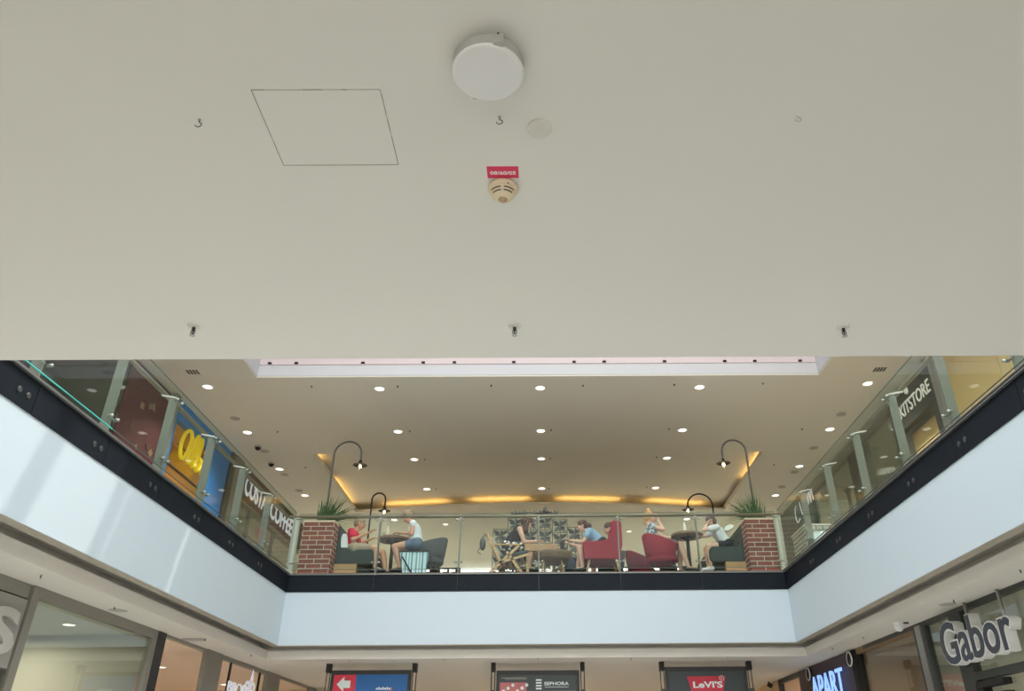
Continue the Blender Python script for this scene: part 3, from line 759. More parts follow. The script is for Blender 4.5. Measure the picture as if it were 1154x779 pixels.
# left
t = thing('shop_fascia', 'grey metal sign panel with one raised letter at the lower left', 'sign', (GLX, 6.6, .8))
b = B(); box(b, GLX-.05, GLX, 5.2, 7.50, .86, 1.46); link('panel', b, 'panel_grey', t)
b = B(); box(b, GLX-.06, GLX-.01, 5.2, 7.50, 1.475, H); link('top_rail', b, 'grey_frame', t)
b = B(); box(b, GLX-.08, GLX-.06, 5.2, 7.5, .8, H); link('painted_gap_shadow', b, 'slot_black', t)  # black sheet painting the shade in the gap behind the panel
b = text_bm('S', (GLX, 7.02, .95), (0,1,0), (0,0,1), width=.42, height=.40, depth=.03, offset=.03); link('raised_letter', b, 'letter_grey', t)
pane(GLX, 5.2, 7.5, -1.6, .84, 'shop window below the grey sign panel at the lower left')
def wframe(side, y0, y1, x, z_top, wv, m, label, posts=True, head=True, ztop=H, group=None):
    bx = []
    d = .07
    xa, xb = (x-d, x+.015) if side < 0 else (x-.015, x+d)
    if head: bx.append((xa, xb, y0, y1, z_top, ztop))
    bx.append((xa, xb, y0, y0+wv, -1.6, z_top)); bx.append((xa, xb, y1-wv, y1, -1.6, z_top))
    return bars('window_frame', bx, m, label, 'window frame', group)
wframe(-1, 7.52, 10.2, GLX, 1.50, .11, 'grey_frame', 'wide grey frame of the large shop window at the lower left')
pane(GLX-.02, 7.63, 10.09, -1.6, 1.50, 'large reflecting shop window at the lower left')
bars('shop_pillar', [(GLX-.09, GLX+.02, 10.2, 10.42, -1.6, H)], 'dark_metal', 'dark upright beside the large lower left window', 'pillar')
shop_room(-1, 4.5, 10.3, -1.6, H, 'shop_grey', 'wall_shop', 5, GLX)
shop_room(-1, 10.45, 17.6, -1.6, H, 'shop_warm', 'wall_shop', 5, GLX)
bars('shop_fascia', [(GLX-.06, GLX+.0, 10.42, 11.8, 1.57, H)], 'grey_frame', 'thin grey lintel over the open warm-lit shop at the lower left', 'fascia')
bars('shop_pillar', [(GLX-.05, GLX+.02, 11.8, 12.4, -1.6, H)], 'grey_frame', 'grey pillar left of the jewellery shop sign at the lower left', 'pillar')
bars('shop_fascia', [(GLX-.06, GLX+.0, 12.4, 14.55, 1.54, H)], 'grey_frame', 'thin grey lintel above the jewellery shop sign', 'fascia')
bars('shop_pillar', [(GLX-.05, GLX+.02, 14.55, 15.25, -1.6, H)], 'grey_frame', 'grey pillar right of the jewellery shop sign at the lower left', 'pillar')
bars('shop_fascia', [(GLX-.06, GLX+.0, 15.25, 17.4, 1.56, H)], 'grey_frame', 'thin lintel at the far lower left beyond the jewellery shop', 'fascia')
bars('shop_pillar', [(GLX-.05, GLX+.02, 17.3, 17.75, -1.6, H)], 'grey_frame', 'last grey pillar of the lower left shop row', 'pillar')
bars('shop_facade', [(GLX-.1, GLX+.0, 17.8, 24, -1.6, H-.06)], 'charcoal_frame', 'dark shop front at the far lower left behind the arrow sign', 'shop front')
sg = thing('shop_sign', 'white lit letters with a monogram and crown in the lower left shop window', 'sign', (GLX+.05, 13.6, 1.0))
b = text_bm('BIJOU', (GLX+.03, 12.74, 1.07), (0,1,0), (0,0,1), width=.85, height=.20, depth=.015, offset=.0); link('word', b, 'bijou_white', sg)
b = text_bm('B', (GLX+.03, 13.68, 1.05), (0,-1,0), (0,0,1), width=.25, height=.30, depth=-.01, offset=.01); link('monogram_letter', b, 'bijou_white', sg)
b = text_bm('B', (GLX+.03, 13.72, 1.05), (0,1,0), (0,0,1), width=.25, height=.30, depth=.01, offset=.01); link('monogram_letter', b, 'bijou_white', sg)
b = text_bm('BRIGITTE', (GLX+.03, 14.02, 1.07), (0,1,0), (0,0,1), width=.5, height=.13, depth=.01, offset=.0); link('word', b, 'bijou_white', sg)
b = B()
for k in range(5):
    a = PI/2+(k-2)*.42; beam(b, (GLX+.05, 13.7+.03*(k-2), 1.36), (GLX+.05, 13.7+.05*(k-2)+.14*math.cos(a), 1.36+.17*math.sin(a)), .018, .006, (1,0,0))
link('crown', b, 'bijou_white', sg)
for y in (12.78, 14.15):
    b = B(); beam(b, (GLX+.01, y, 1.53), (GLX+.01, y, .4), .03, .03, (1,0,0)); link('hanger_rod', b, 'slot_black', sg)
b = B(); box(b, GLX-.02, GLX+.02, 12.6, 14.6, 1.0, 1.03); link('hanger_bar', b, 'navy', sg)
# right
bars('window_frame', [(GRX-.03, GRX+.05, 5.2, 11.9, 1.55, H)], 'charcoal_frame', 'long dark head rail above the right shop windows', 'window frame')
bars('shop_pillar', [(GRX-.03, GRX+.05, 9.86, 9.93, -1.6, 1.55), (GRX-.03, GRX+.05, 10.10, 10.17, -1.6, 1.55)], 'charcoal_frame', 'dark pair of uprights left of the grey-lettered window', 'pillar')
bars('window_frame', [(GRX-.045, GRX+.02, 9.94, 10.09, -1.6, 1.57)], 'steel', 'bright steel upright between the dark pair on the lower right', 'window frame')
bars('shop_pillar', [(GRX-.03, GRX+.06, 8.93, 9.22, -1.6, 1.55)], 'charcoal_frame', 'broad dark upright behind the big G of the right sign', 'pillar')
bars('window_frame', [(GRX-.03, GRX+.05, 5.2, 8.93, .84, .92)], 'charcoal_frame', 'dark horizontal transom under the big raised letters', 'window frame')
bars('window_frame', [(GRX-.05, GRX+.05, 8.8, 8.94, .40, .80), (GRX-.06, GRX+.03, 8.35, 8.9, .76, .82), (GRX-.06, GRX+.03, 8.35, 8.9, .66, .70)], 'slot_black', 'black bracket below the transom at the lower right', 'bracket')
pane(GRX+.01, 9.22, 9.86, -1.6, 1.55, 'narrow shop window left of the broad dark upright, lower right')
pane(GRX+.01, 5.2, 8.93, .92, 1.55, 'shop window behind the big raised letters, lower right')
pane(GRX+.01, 5.2, 8.93, -1.6, .84, 'shop window below the transom, lower right')
shop_room(1, 4.5, 10.1, -1.6, H, 'shop_grey', 'wall_shop', 5, GRX)
sg = thing('shop_sign', 'big raised dark-faced letters with white sides hanging in front of the lower right window', 'sign', (GRX-.1, 8.5, 1.0))
b = text_bm('Gabor', (GRX-.06, 9.24, 1.0), (0,-1,0), (0,0,1), width=1.50, height=.46, depth=.11, offset=.045); link('letter_body', b, 'gabor_side', sg)
b = text_bm('Gabor', (GRX-.171, 9.22, 1.012), (0,-1,0), (0,0,1), width=1.46, height=.436, depth=.008, offset=.012); link('letter_face', b, 'gabor_face', sg)
for y in (8.68, 7.98):
    b = B(); tube(b, [(GRX-.08, y, H), (GRX-.08, y, 1.2)], .018, 12); link('hanger_rod', b, 'steel', sg, smooth=True)
bars('window_frame', [(GRX-.02, GRX+.05, 10.17, 12.22, 1.52, H)], 'dark_wood', 'brown head rail over the brown shop interior at the lower right', 'window frame')
pane(GRX+.02, 10.17, 12.2, -1.6, 1.52, 'shop window in front of the brown interior, lower right')
shop_room(1, 10.2, 12.3, -1.6, H, 'shop_dim', 'wall_shop', 4, GRX)
t = thing('shop_facade', 'dark brown shop portal with two round lamps at the lower right', 'shop front', (GRX, 13.7, -1.6))
b = B(); box(b, GRX-.05, GRX+.08, 12.35, 15.1, -1.6, 1.58); link('portal', b, 'apart_brown', t)
b = B(); box(b, GRX-.06, GRX+.08, 12.22, 12.35, -1.6, 1.58); link('edge_frame', b, 'slot_black', t)
for px, py in ((914,760), (961,743)):
    p = atx(px, py, GRX-.05); b = B(); lathe(b, (GRX-.05, p.y, p.z), [(.098, 0), (.098, -.045)], 28, 'X'); l = link('round_lamp', b, 'slot_black', t)
    b = B(); lathe(b, (GRX-.095, p.y, p.z), [(.105, 0), (.105, -.014), (.090, -.016), (.090, 0)], 28, 'X', caps=False); link('white_ring', b, 'white_metal', l)
    b = B(); lathe(b, (GRX-.095, p.y, p.z), [(.091, 0), (.091, -.010)], 28, 'X'); link('dark_lens', b, 'slot_black', l)
b = text_bm('APART', (GRX-.10, 14.25, 1.02), (0,-1,0), (0,0,1), width=1.55, height=.38, depth=.02, offset=.0)
o = link('shop_sign', b, 'apart_light'); tag(center_origin(o), 'blue-white lit capital letters on the dark brown portal', 'sign')
bars('window_frame', [(GRX-.02, GRX+.05, 15.12, 16.6, 1.52, H), (GRX-.02, GRX+.05, 16.45, 16.6, -1.6, 1.52)], 'charcoal_frame', 'dark window frame beyond the brown portal', 'window frame')
shop_room(1, 15.15, 16.6, -1.6, H, 'shop_warm', 'wall_shop', 4, GRX)
bars('shop_facade', [(GRX-.02, GRX+.1, 16.62, 24, -1.6, H-.005)], 'ground_beige', 'plain beige wall at the far lower right', 'wall panel')
# lamps inside the ground floor shops: visible discs with light
k = 0
for (x, y, sd_, col, gl, nm) in [(-5.6,7.9,-1,(1,.95,.85),1,'large window at the lower left, nearer one'), (-5.6,9.5,-1,(1,.95,.85),1,'large window at the lower left, farther one'),
     (-5.9,11.6,-1,(1,.92,.80),1,'warm shop at the lower left'), (-6.3,13.6,-1,(1,.92,.80),1,'jewellery shop'), (-6.3,16.4,-1,(1,.92,.80),1,'shop at the far lower left'),
     (5.7,8.6,1,(1,.96,.9),1,'window with the big raised letters'), (5.6,10.9,1,(1,.86,.7),1,'brown shop at the lower right'), (5.5,15.8,1,(1,.92,.80),1,'shop beyond the brown portal')]:
    downlight((x, y, H-.03), f'bright ceiling spot inside the {nm}', 'ceiling spots inside the ground floor shops', .08, glow='shop_lamp')
    lamp('shop_spot_light', 'AREA', (x+sd_*.8, y, H-.08), 28, col, .5)
# unseen warm lamps added further back to light the ground floor ceiling
for y in (19.5, 23.5):
    for x in (-3.3, 0, 3.1): lamp('hall_fill_light', 'SPOT', (x, y, H-.03), 200, (1, .80, .56), spot_size=2.2, spot_blend=.6, shadow_soft_size=.1)
# upper floor spots
for rn, y, xs, z in rows:
    for kx, x in enumerate(xs):
        lamp('cafe_spot_light', 'SPOT', (x, y, (z if 0 < kx < 4 else U)-.03), 122 if z == U else 38, (1, .93, .80), spot_size=1.9, spot_blend=.6, shadow_soft_size=.08)
for y in (22.8, 25.2):
    for x in (-5, -1.6, 1.6, 5): lamp('back_spot_light', 'SPOT', (x, y, U-.03), 720, (1, .96, .82), spot_size=2.0, spot_blend=.6, shadow_soft_size=.08)
for x, y, e, col in ((-8.2, 14.2, 40, (1,.85,.5)), (-8.2, 18.8, 25, (1,.9,.8)), (7.9, 14.5, 30, (1,.95,.85)), (7.9, 17, 25, (1,.95,.85)), (-8.3, 9, 12, (1,.95,.9))):
    lamp('upper_shop_light', 'AREA', (x, y, U-.1), e, col, .5)

# soffit bits of the ground floor ceiling
def plate(px, py, label, r=.09):
    c = atz(px, py, H); t = thing('soffit_plate', label, 'cover plate', tuple(c)); b = B(); lathe(b, c, [(r, 0), (r, -.004), (r*.9, -.006)], 28); link('disc', b, 'plastic_grey', t); return c
sl = [(46,652,'lower left soffit above the grey sign panel'), (129,688,'lower left soffit above the large window'), (231,723,'lower left soffit above the grey pillar'), (283,741,'lower left soffit near the atrium corner'),
      (1075,680,'lower right soffit above the dark uprights'), (973,721,'lower right soffit above the brown shop'), (938,733,'lower right soffit above the lit letters'), (1150,646,'lower right soffit at the picture edge'),
      (393,748,'back soffit above the arrow sign'), (500,746,'back soffit between the first two hanging signs'), (606,745,'back soffit above the middle hanging sign'), (711,745,'back soffit between the last two hanging signs'), (820,744,'back soffit above the right hanging sign')]
for px, py, lb in sl:
    c = atz(px, py-2, H-.02); c.z = H; sprinkler(c, f'small sprinkler head on the {lb}', .8 if px < 300 or px > 900 else .7, 'sprinkler heads under the mezzanine')
plate(133, 688, 'flat round plate on the lower left soffit beside a sprinkler', .10)
plate(1068, 681, 'flat round plate on the lower right soffit beside a sprinkler', .09)
p = atz(218, 720, H); bars('ceiling_vent', [(p.x-.13, p.x+.13, p.y-.05, p.y+.10, H-.02, H)], 'plastic_grey', 'flat rectangular ceiling unit on the lower left soffit', 'ceiling unit')
c = atz(1012, 702, H); t = thing('dome_camera', 'white dome security camera under the lower right soffit', 'camera', tuple(c))
b = B(); lathe(b, c, [(.06, 0), (.06, -.03), (.05, -.035)], 24); link('mount', b, 'plastic_white', t)
b = B(); ball(b, c+Vector((0,0,-.05)), .055, n=18); link('dome', b, 'plastic_white', t, smooth=True)
b = B(); tube(b, [c+Vector((.05,-.02,-.005)), c+Vector((.11,-.05,-.01))], .012, 8); link('cable_gland', b, 'dark_metal', t)
c = atz(866, 768, H); t = thing('spotlight', 'small black spotlight on the ceiling at the far lower right', 'ceiling light', tuple(c))
b = B(); tube(b, [c, c+Vector((0,0,-.06))], .012, 8); tube(b, [c+Vector((-.02,0,-.05)), c+Vector((.05,-.03,-.10))], .045, 14); link('lamp_head', b, 'slot_black', t)

# hanging advertising signs
def hang_sign(xa, xb, ztop, label, Y=13.6):
    t = thing('hanging_sign', label, 'sign', ((xa+xb)/2, Y, .6))
    b = B(); box(b, xa, xb, Y, Y+.10, ztop-.065, ztop); box(b, xa, xa+.045, Y, Y+.10, .45, ztop-.065); box(b, xb-.045, xb, Y, Y+.10, .45, ztop-.065); box(b, xa, xb, Y, Y+.1, .40, .45); link('frame', b, 'dark_metal', t)
    b = B(); box(b, xa+.045, xb-.045, Y+.02, Y+.08, .45, ztop-.065); link('board', b, 'ad_dark', t)
    for x in (xa-.055, xb+.055):
        b = B(); box(b, x-.035, x+.035, Y-.035, Y+.11, H-.135, H); f = link('hanger_cap', b, 'iron', t)
        b = B()
        for dx in (-.028, .028): tube(b, [(x+dx, Y+.03, H-.13), (x+dx, Y+.03, .45)], .008, 8)
        box(b, x-.036, x+.036, Y, Y+.06, 1.14, 1.19)
        link('hanger_rods', b, 'charcoal_frame', f)
    return t
Ys = 13.615
t = hang_sign(-3.50, -2.20, 1.50, 'hanging sign with white arrow on red beside a blue picture, leftmost of three')
b = B(); box(b, -3.455, -3.09, Ys-.004, Ys, .45, 1.435); link('red_field', b, 'ad_red', t)
b = B(); box(b, -3.09, -2.245, Ys-.004, Ys, .45, 1.435); link('blue_field', b, 'ad_blue', t)
b = B(); cxx, cz = -3.28, 1.29
prism(b, [(-.115+cxx, cz), (cxx, cz+.115), (cxx, cz+.055), (cxx+.105, cz+.055), (cxx+.105, cz-.055), (cxx, cz-.055), (cxx, cz-.115)], Ys-.012, Ys-.004); link('arrow', b, 'ad_white', t)
b = B(); x = -2.75
random.seed(5)
for k in range(7): box(b, x, x+.022, Ys-.01, Ys-.004, 1.205, 1.232+.012*(k % 2)); x += .034
link('small_lettering', b, 'ad_white', t)
b = B(); box(b, -2.52, -2.49, Ys-.01, Ys-.004, 1.2, 1.24); box(b, -2.60, -2.45, Ys-.01, Ys-.004, 1.165, 1.185); link('pink_mark', b, 'ad_pink', t)
t = hang_sign(-.80, .555, 1.48, 'dark hanging sign with four white bars beside white lettering, middle of three')
for k in range(4):
    b = B(); z = 1.335-.043*k; box(b, -.155, -.062, Ys-.006, Ys, z-.012, z+.012); link('white_bar', b, 'ad_white', t)
b = text_bm('SEPHORA', (-.02, Ys, 1.255), (1,0,0), (0,0,1), width=.40, height=.052, depth=.006, offset=.02); link('name_lettering', b, 'ad_white', t)
b = B(); box(b, -.01, .375, Ys-.006, Ys, 1.225, 1.232); link('underline', b, 'ad_white', t)
b = B(); box(b, -.74, -.31, Ys-.004, Ys, .75, 1.30); link('photo_field', b, 'ad_pink', t)
random.seed(9)
b = B()
for k in range(6): ball(b, (-.68+.075*k, Ys-.006, 1.17+.045*((k*7) % 3)), .027, 1, .3, 1, 10)
link('photo_faces', b, 'ad_white', t)
b = B(); box(b, -.72, -.31, Ys-.007, Ys, 1.365, 1.372); box(b, -.66, -.31, Ys-.007, Ys, 1.345, 1.35); box(b, -.73, .49, Ys-.010, Ys, 1.155, 1.168); link('light_lines', b, 'letter_grey', t)
t = hang_sign(1.97, 3.30, 1.52, 'dark hanging sign with a red bat-wing logo and white letters, rightmost of three')
b = B(); zt_ = 1.375
prism(b, [(2.31, zt_), (2.95, zt_+.002), (2.90, 1.20), (2.89, 1.08), (2.74, 1.10), (2.63, 1.05), (2.52, 1.10), (2.38, 1.08), (2.36, 1.2)], Ys-.006, Ys); link('logo_field', b, 'ad_batwing', t)
b = text_bm("LeVI'S", (2.405, Ys-.006, 1.20), (1,0,0), (0,0,1), width=.48, height=.10, depth=.006, offset=.03); link('logo_lettering', b, 'ad_white', t)
b = B(); tube(b, [(2.88+.038*math.cos(2*PI*i/16), Ys-.008, 1.345+.038*math.sin(2*PI*i/16)) for i in range(17)], .004, 6); link('logo_mark', b, 'ad_white', t)
b = text_bm("R", (2.866, Ys-.006, 1.33), (1,0,0), (0,0,1), width=.028, height=.032, depth=.004); link('logo_mark', b, 'ad_white', t)

# ================================================================== CAFE
def brick_column(x0, x1, label):
    t = thing('brick_column', label, 'column', ((x0+x1)/2, 13.12, FC))
    b = B(); box(b, x0, x1, 12.99, 13.29, FC, 3.80); link('brickwork', b, 'brick', t)
    b = B(); box(b, x0-.005, x1+.005, 12.985, 13.295, 3.80, 3.822); link('cap', b, 'shop_warm', t)
    return t
brick_column(-4.13, -3.60, 'low red brick column at the left end of the cafe')
brick_column(3.44, 3.93, 'low red brick column at the right end of the cafe')
def blades(bm, c, n, h, spread, w=.014, seed=1, lean=(0,0)):
    rnd = random.Random(seed)
    for k in range(n):
        a = rnd.random()*2*PI; r = spread*rnd.random()*.5; s = rnd.random()
        p = Vector((c[0]+r*math.cos(a)*1.2, c[1]+r*math.sin(a), c[2])); hh = h*(.55+.45*rnd.random())
        out = Vector((math.cos(a), math.sin(a)*.6, 0))*spread*(.2+.9*s)+Vector((lean[0], lean[1], 0))*s
        droop = s**3*.55*h
        pts = []
        for i in range(6):
            t = i/5; pts.append(p+out*(t*t)+Vector((0,0,hh*t-droop*t**3)))
        tube(bm, pts, [w*(1-.95*(i/5)**1.5)*.5+.0005 for i in range(6)], 4)
def planter(x, y, label, lean, zt):
    t = thing('potted_grass', label, 'plant', (x, y, FC))
    b = B(); box(b, x-.155, x+.155, y-.2, y+.2, FC, zt); link('planter_box', b, 'planter', t, bevel=.01)
    b = B(); blades(b, (x, y, zt), 130, .66, .27, .020, 3 if x < 0 else 5, lean); link('grass_blades', b, 'leaf_green', t)
planter(-3.93, 13.55, 'tall spiky green grass in a planter behind the left brick column', (.30, 0), 3.80)
planter(3.78, 13.55, 'tall spiky green grass in a planter behind the right brick column', (-.22, 0), 3.80)
def goose(base, top_z, hook_dx, drop, label, poly='pole_grey', hook_dy=0):
    """street style lamp: pole, swan neck, enamel shade, bulb"""
    x, y, z0 = base; t = thing('street_lamp', label, 'lamp', base)
    r = abs(hook_dx)/2; s = 1 if hook_dx > 0 else -1; pts = [(x, y, z0), (x, y, top_z-r)]
    for i in range(1, 17):
        a = PI-PI*i/16; pts.append((x+hook_dx/2+s*r*math.cos(a), y+hook_dy*(i/16), top_z-r+r*math.sin(a)))
    pts.append((x+hook_dx, y+hook_dy, top_z-r-drop))
    b = B(); tube(b, pts, .018, 10); link('swan_neck_pole', b, poly, t, smooth=True)
    c = Vector((x+hook_dx, y+hook_dy, top_z-r-drop))
    b = B(); lathe(b, c, [(.03, .03), (.035, 0), (.05, -.02), (.13, -.055), (.135, -.06), (.12, -.052), (.04, -.025)], 24, caps=False); link('lamp_shade', b, 'iron', t, smooth=True)
    b = B(); lathe(b, c+Vector((0,0,-.04)), [(.045, 0), (.05, -.05), (.045, -.09), (.02, -.115)], 16); link('glass_jar', b, 'clear_glass', t, smooth=True)
    b = B(); ball(b, c+Vector((0,0,-.085)), .028, 1, 1, 1.3); link('bulb', b, 'bulb', t, smooth=True)
    b = B(); lathe(b, (x, y, z0), [(.09, 0), (.09, .015), (.03, .03)], 20); link('foot', b, 'iron', t)
    lamp('lamp_bulb_light', 'POINT', tuple(c+Vector((0,0,-.085))), 4, (1,.85,.6), shadow_soft_size=.04)
goose((-4.02, 13.86, FC), 5.62, .52, .16, 'tall grey swan-neck street lamp rising behind the left brick column')
goose((3.87, 13.86, FC), 5.61, -.46, .18, 'tall grey swan-neck street lamp rising behind the right brick column')
goose((-3.86, 16.7, FC), 5.53, .30, .20, 'black swan-neck lamp behind the left cafe table', 'iron')
goose((3.75, 16.7, FC), 5.47, -.56, .02, 'black swan-neck lamp behind the right cafe table', 'iron')

# sofas (side view profile), s=+1: faces +x
def sofa(s, xb, label, w_lab, seat_len):
    """xb = back face x"""
    t = thing('sofa', label, 'sofa', (xb+s*.35, 13.75, FC))
    X = lambda v: xb+s*v
    b = B(); prism(b, [(X(.0), FC+.23), (X(.0), FC+.93), (X(.08), FC+.95), (X(.14), FC+.90), (X(.20), FC+.45), (X(.24), FC+.23)], 13.33, 14.5); link('backrest', b, 'sofa', t, bevel=.02)
    b = B(); prism(b, [(X(.18), FC+.22), (X(.18), FC+.50), (X(seat_len-.06), FC+.50), (X(seat_len), FC+.44), (X(seat_len), FC+.28), (X(seat_len-.05), FC+.22)], 13.33, 14.5); link('seat', b, 'sofa', t, bevel=.03)
    b = B()
    for i in range(2):
        for j in range(5):
            ball(b, (X(.185-.02*i), 13.5+.22*j, FC+.60+.16*i), .014, n=8)
    link('button_tufts', b, 'slot_black', t)
    b = B(); box(b, min(X(-.02), X(.5)), max(X(-.02), X(.5)), 13.30, 14.5, FC, FC+.225); link('plywood_base', b, 'plywood', t)
    b = B(); box(b, min(X(.5), X(seat_len-.1)), max(X(.5), X(seat_len-.1)), 13.42, 14.5, FC+.0, FC+.20); link('painted_recess_shade', b, 'soft_black', t)  # black block painting the dark recess under the seat
    return t
sofa(1, -3.72, 'dark grey upholstered sofa on a plywood base beside the left brick column', '', .78)
sofa(-1, 3.60, 'dark grey tufted sofa on a plywood base beside the right brick column', '', .76)

def round_table(x, y, r, top, label, wm='dark_wood'):
    t = thing('round_table', label, 'table', (x, y, FC))
    b = B(); lathe(b, (x, y, 0), [(r*.93, top-.05), (r, top-.042), (r, top-.006), (r*.985, top)], 48); link('tabletop', b, wm, t)
    b = B(); tube(b, [(x, y, FC+.02), (x, y, top-.05)], .032, 14); link('pedestal', b, 'table_iron', t, smooth=True)
    b = B(); lathe(b, (x, y, FC), [(.2, 0), (.2, .012), (.04, .03)], 32); link('base_plate', b, 'table_iron', t)
    b = B(); box(b, x-.12, x+.12, y-.02, y+.02, top-.075, top-.05); box(b, x-.02, x+.02, y-.12, y+.12, top-.075, top-.05); link('top_bracket', b, 'table_iron', t)
round_table(-2.72, 13.72, .27, 3.70, 'small round wooden table on black pedestal beside the man in red')
round_table(2.56, 13.72, .29, 3.74, 'small round wooden table on black pedestal beside the boy in white')
def bottle(x, y, z, label, m, h=.19):
    t = thing('bottle', label, 'bottle', (x, y, z))
    b = B(); lathe(b, (x, y, z), [(.026, 0), (.028, .01), (.028, h*.62), (.012, h*.8), (.012, h*.9)], 20); link('body', b, m, t, smooth=True)
    b = B(); lathe(b, (x, y, z), [(.014, h*.9), (.014, h)], 14); link('cap', b, 'bottle_white', t)
bottle(-2.80, 13.6, 3.70, 'slim bottle standing on the left round table', 'cream')
bottle(2.50, 13.58, 3.74, 'white bottle standing on the right round table', 'bottle_white')
def tumbler(x, y, z, label):
    b = B(); lathe(b, (x, y, z), [(.022, 0), (.028, .09), (.025, .09), (.020, .005)], 18); o = link('drinking_glass', b, 'clear_glass', None, smooth=True); tag(center_origin(o), label, 'glass')
tumbler(-2.88, 13.66, 3.70, 'small drinking glass beside the bottle on the left round table')
tumbler(2.62, 13.62, 3.74, 'small drinking glass beside the bottle on the right round table')

def tub_chair(x, y, ang, m, label, seat=.42, back=.80, arm=.62, r=.30, legm='table_iron', legs=True):
    """open curved shell; ang = direction it faces"""
    t = thing('tub_chair', label, 'chair', (x, y, FC)); n = 28
    b = B(); ca, sa = math.cos(ang), math.sin(ang)
    def P(th, rr, z):   # th measured from the back direction
        lx, ly = -math.cos(th)*rr, math.sin(th)*rr
        return (x+lx*ca-ly*sa, y+lx*sa+ly*ca, FC+z)
    rings = []
    for i in range(n+1):
        th = (-2.2+4.4*i/n); k = .5+.5*math.cos(min(PI, abs(th)*1.35)); top = arm+(back-arm)*k
        base = seat-.12
        rings.append([b.verts.new(P(th, rr, z)) for rr, z in ((r*.80, base), (r*.93, seat+.05), (r*1.06, top-.02), (r*1.02, top), (r*.95, top-.02), (r*.82, seat+.05), (r*.72, base))])
    for A_, B_ in zip(rings, rings[1:]):
        for j in range(7): b.faces.new((A_[j], A_[(j+1)%7], B_[(j+1)%7], B_[j]))
    b.faces.new(rings[0][::-1]); b.faces.new(rings[-1]); link('shell', b, m, t, smooth=True)
    b = B(); lathe(b, (x, y, FC), [(r*.72, seat-.14), (r*.86, seat-.10), (r*.86, seat-.01), (r*.78, seat+.02)], 32); link('seat', b, m, t, smooth=True)
    for sx, sy in ((1,1),(1,-1),(-1,1),(-1,-1)):
        b = B(); tube(b, [(x+sx*r*.5, y+sy*r*.5, FC+seat-.12), (x+sx*r*.8, y+sy*r*.8, FC)], .014, 8); link('leg', b, legm, t, smooth=True)
    return t
tub_chair(-2.05, 13.72, PI, 'tub_grey', 'dark grey tub chair under the woman in the white top', r=.30, back=.76)
tub_chair(2.08, 13.72, 0.25, 'red_fabric', 'dark red tub chair under the woman with the hair bun', r=.32, back=.80, arm=.6)
tub_chair(1.85, 14.8, 0.2, 'red_fabric_dark', 'low red tub chair standing empty behind the woman with the hair bun', r=.30, back=.78, arm=.55)

tub_chair(1.22, 14.45, PI, 'tub_grey', 'grey tub chair hidden behind the red wing armchair', r=.28, back=.7, arm=.55)
# wing armchair (red), faces -x
t = thing('wing_armchair', 'dark red wing armchair with pale splayed legs in the middle of the cafe', 'armchair', (1.0, 13.75, FC))
prof = [(.68, 3.245), (.66, 3.53), (.70, 3.56), (1.03, 3.565), (1.10, 3.60), (1.16, 3.70), (1.17, 3.895), (1.22, 3.93), (1.33, 3.92), (1.36, 3.88), (1.36, 3.5), (1.30, 3.24)]
for y0_, y1_, nm in ((13.42, 13.50, 'side_panel'), (14.02, 14.10, 'side_panel')):
    b = B(); prism(b, prof, y0_, y1_); link(nm, b, 'red_fabric', t, bevel=.02)
b = B(); prism(b, [(1.16, 3.25), (1.20, 3.93), (1.33, 3.92), (1.34, 3.25)], 13.50, 14.02); link('backrest', b, 'red_fabric', t, bevel=.02)
b = B(); box(b, .70, 1.2, 13.50, 14.02, 3.26, 3.44); link('seat', b, 'red_fabric', t, bevel=.03)
for xa, xb, y in ((.78, .70, 13.5), (.78, .70, 14.02), (1.25, 1.31, 13.5), (1.25, 1.31, 14.02)):
    b = B(); tube(b, [(xa, y, 3.25), (xb, y, FC)], .022, 10, .014); link('leg', b, 'oak', t, smooth=True)
# wooden lounge chair with X frame, faces +x
t = thing('lounge_chair', 'light oak lounge chair with crossed legs under the woman in black', 'armchair', (-.7, 13.7, FC))
for y in (13.42, 13.96):
    b = B()
    q = lambda px, py: (at(px, py, 13.42).x, y, at(px, py, 13.42).z)
    beam(b, q(550, 602), q(563.5, 632), .045, .03); beam(b, q(554, 614), q(587, 614), .022, .045)
    beam(b, q(585, 615), q(552, 645.5), .045, .03); beam(b, q(571, 622), q(588, 645.5), .045, .03); beam(b, q(560, 635), q(596, 625), .04, .03)
    link('side_frame', b, 'oak', t)
b = B()
for k in range(5):
    p = at(560+7*k, 634-1.95*k, 13.42); box(b, p.x-.03, p.x+.03, 13.42, 13.96, p.z-.01, p.z+.008)
link('seat_slats', b, 'oak', t)
b = B(); q1, q2 = at(562, 631, 13.42), at(595, 624.5, 13.42); beam(b, (q1.x, 13.69, q1.z+.05), (q2.x, 13.69, q2.z+.05), .07, .50); link('seat_cushion', b, 'tub_grey', t, bevel=.02)
b = B(); q1, q2 = at(552, 604, 13.42), at(563, 629, 13.42); beam(b, (q1.x+.03, 13.69, q1.z), (q2.x+.03, 13.69, q2.z), .05, .48); link('back_cushion', b, 'shop_grey', t, bevel=.015)
# bag on chair back
t = thing('bag', 'dark green bag hanging behind the oak lounge chair', 'bag', (-1.12, 13.6, 3.45))
b = B(); ball(b, (-1.10, 13.6, 3.56), .1, .55, 1.1, 1.15, 16); link('body', b, 'leaf_grey', t, smooth=True)
b = B(); tube(b, [(-1.12, 13.55, 3.62), (-1.06, 13.58, 3.74), (-1.02, 13.62, 3.70)], .01, 8)
tube(b, [(-1.12, 13.55, 3.50), (-1.19, 13.52, 3.40), (-1.12, 13.52, 3.36)], .007, 6); link('strap', b, 'dark_metal', t, smooth=True)
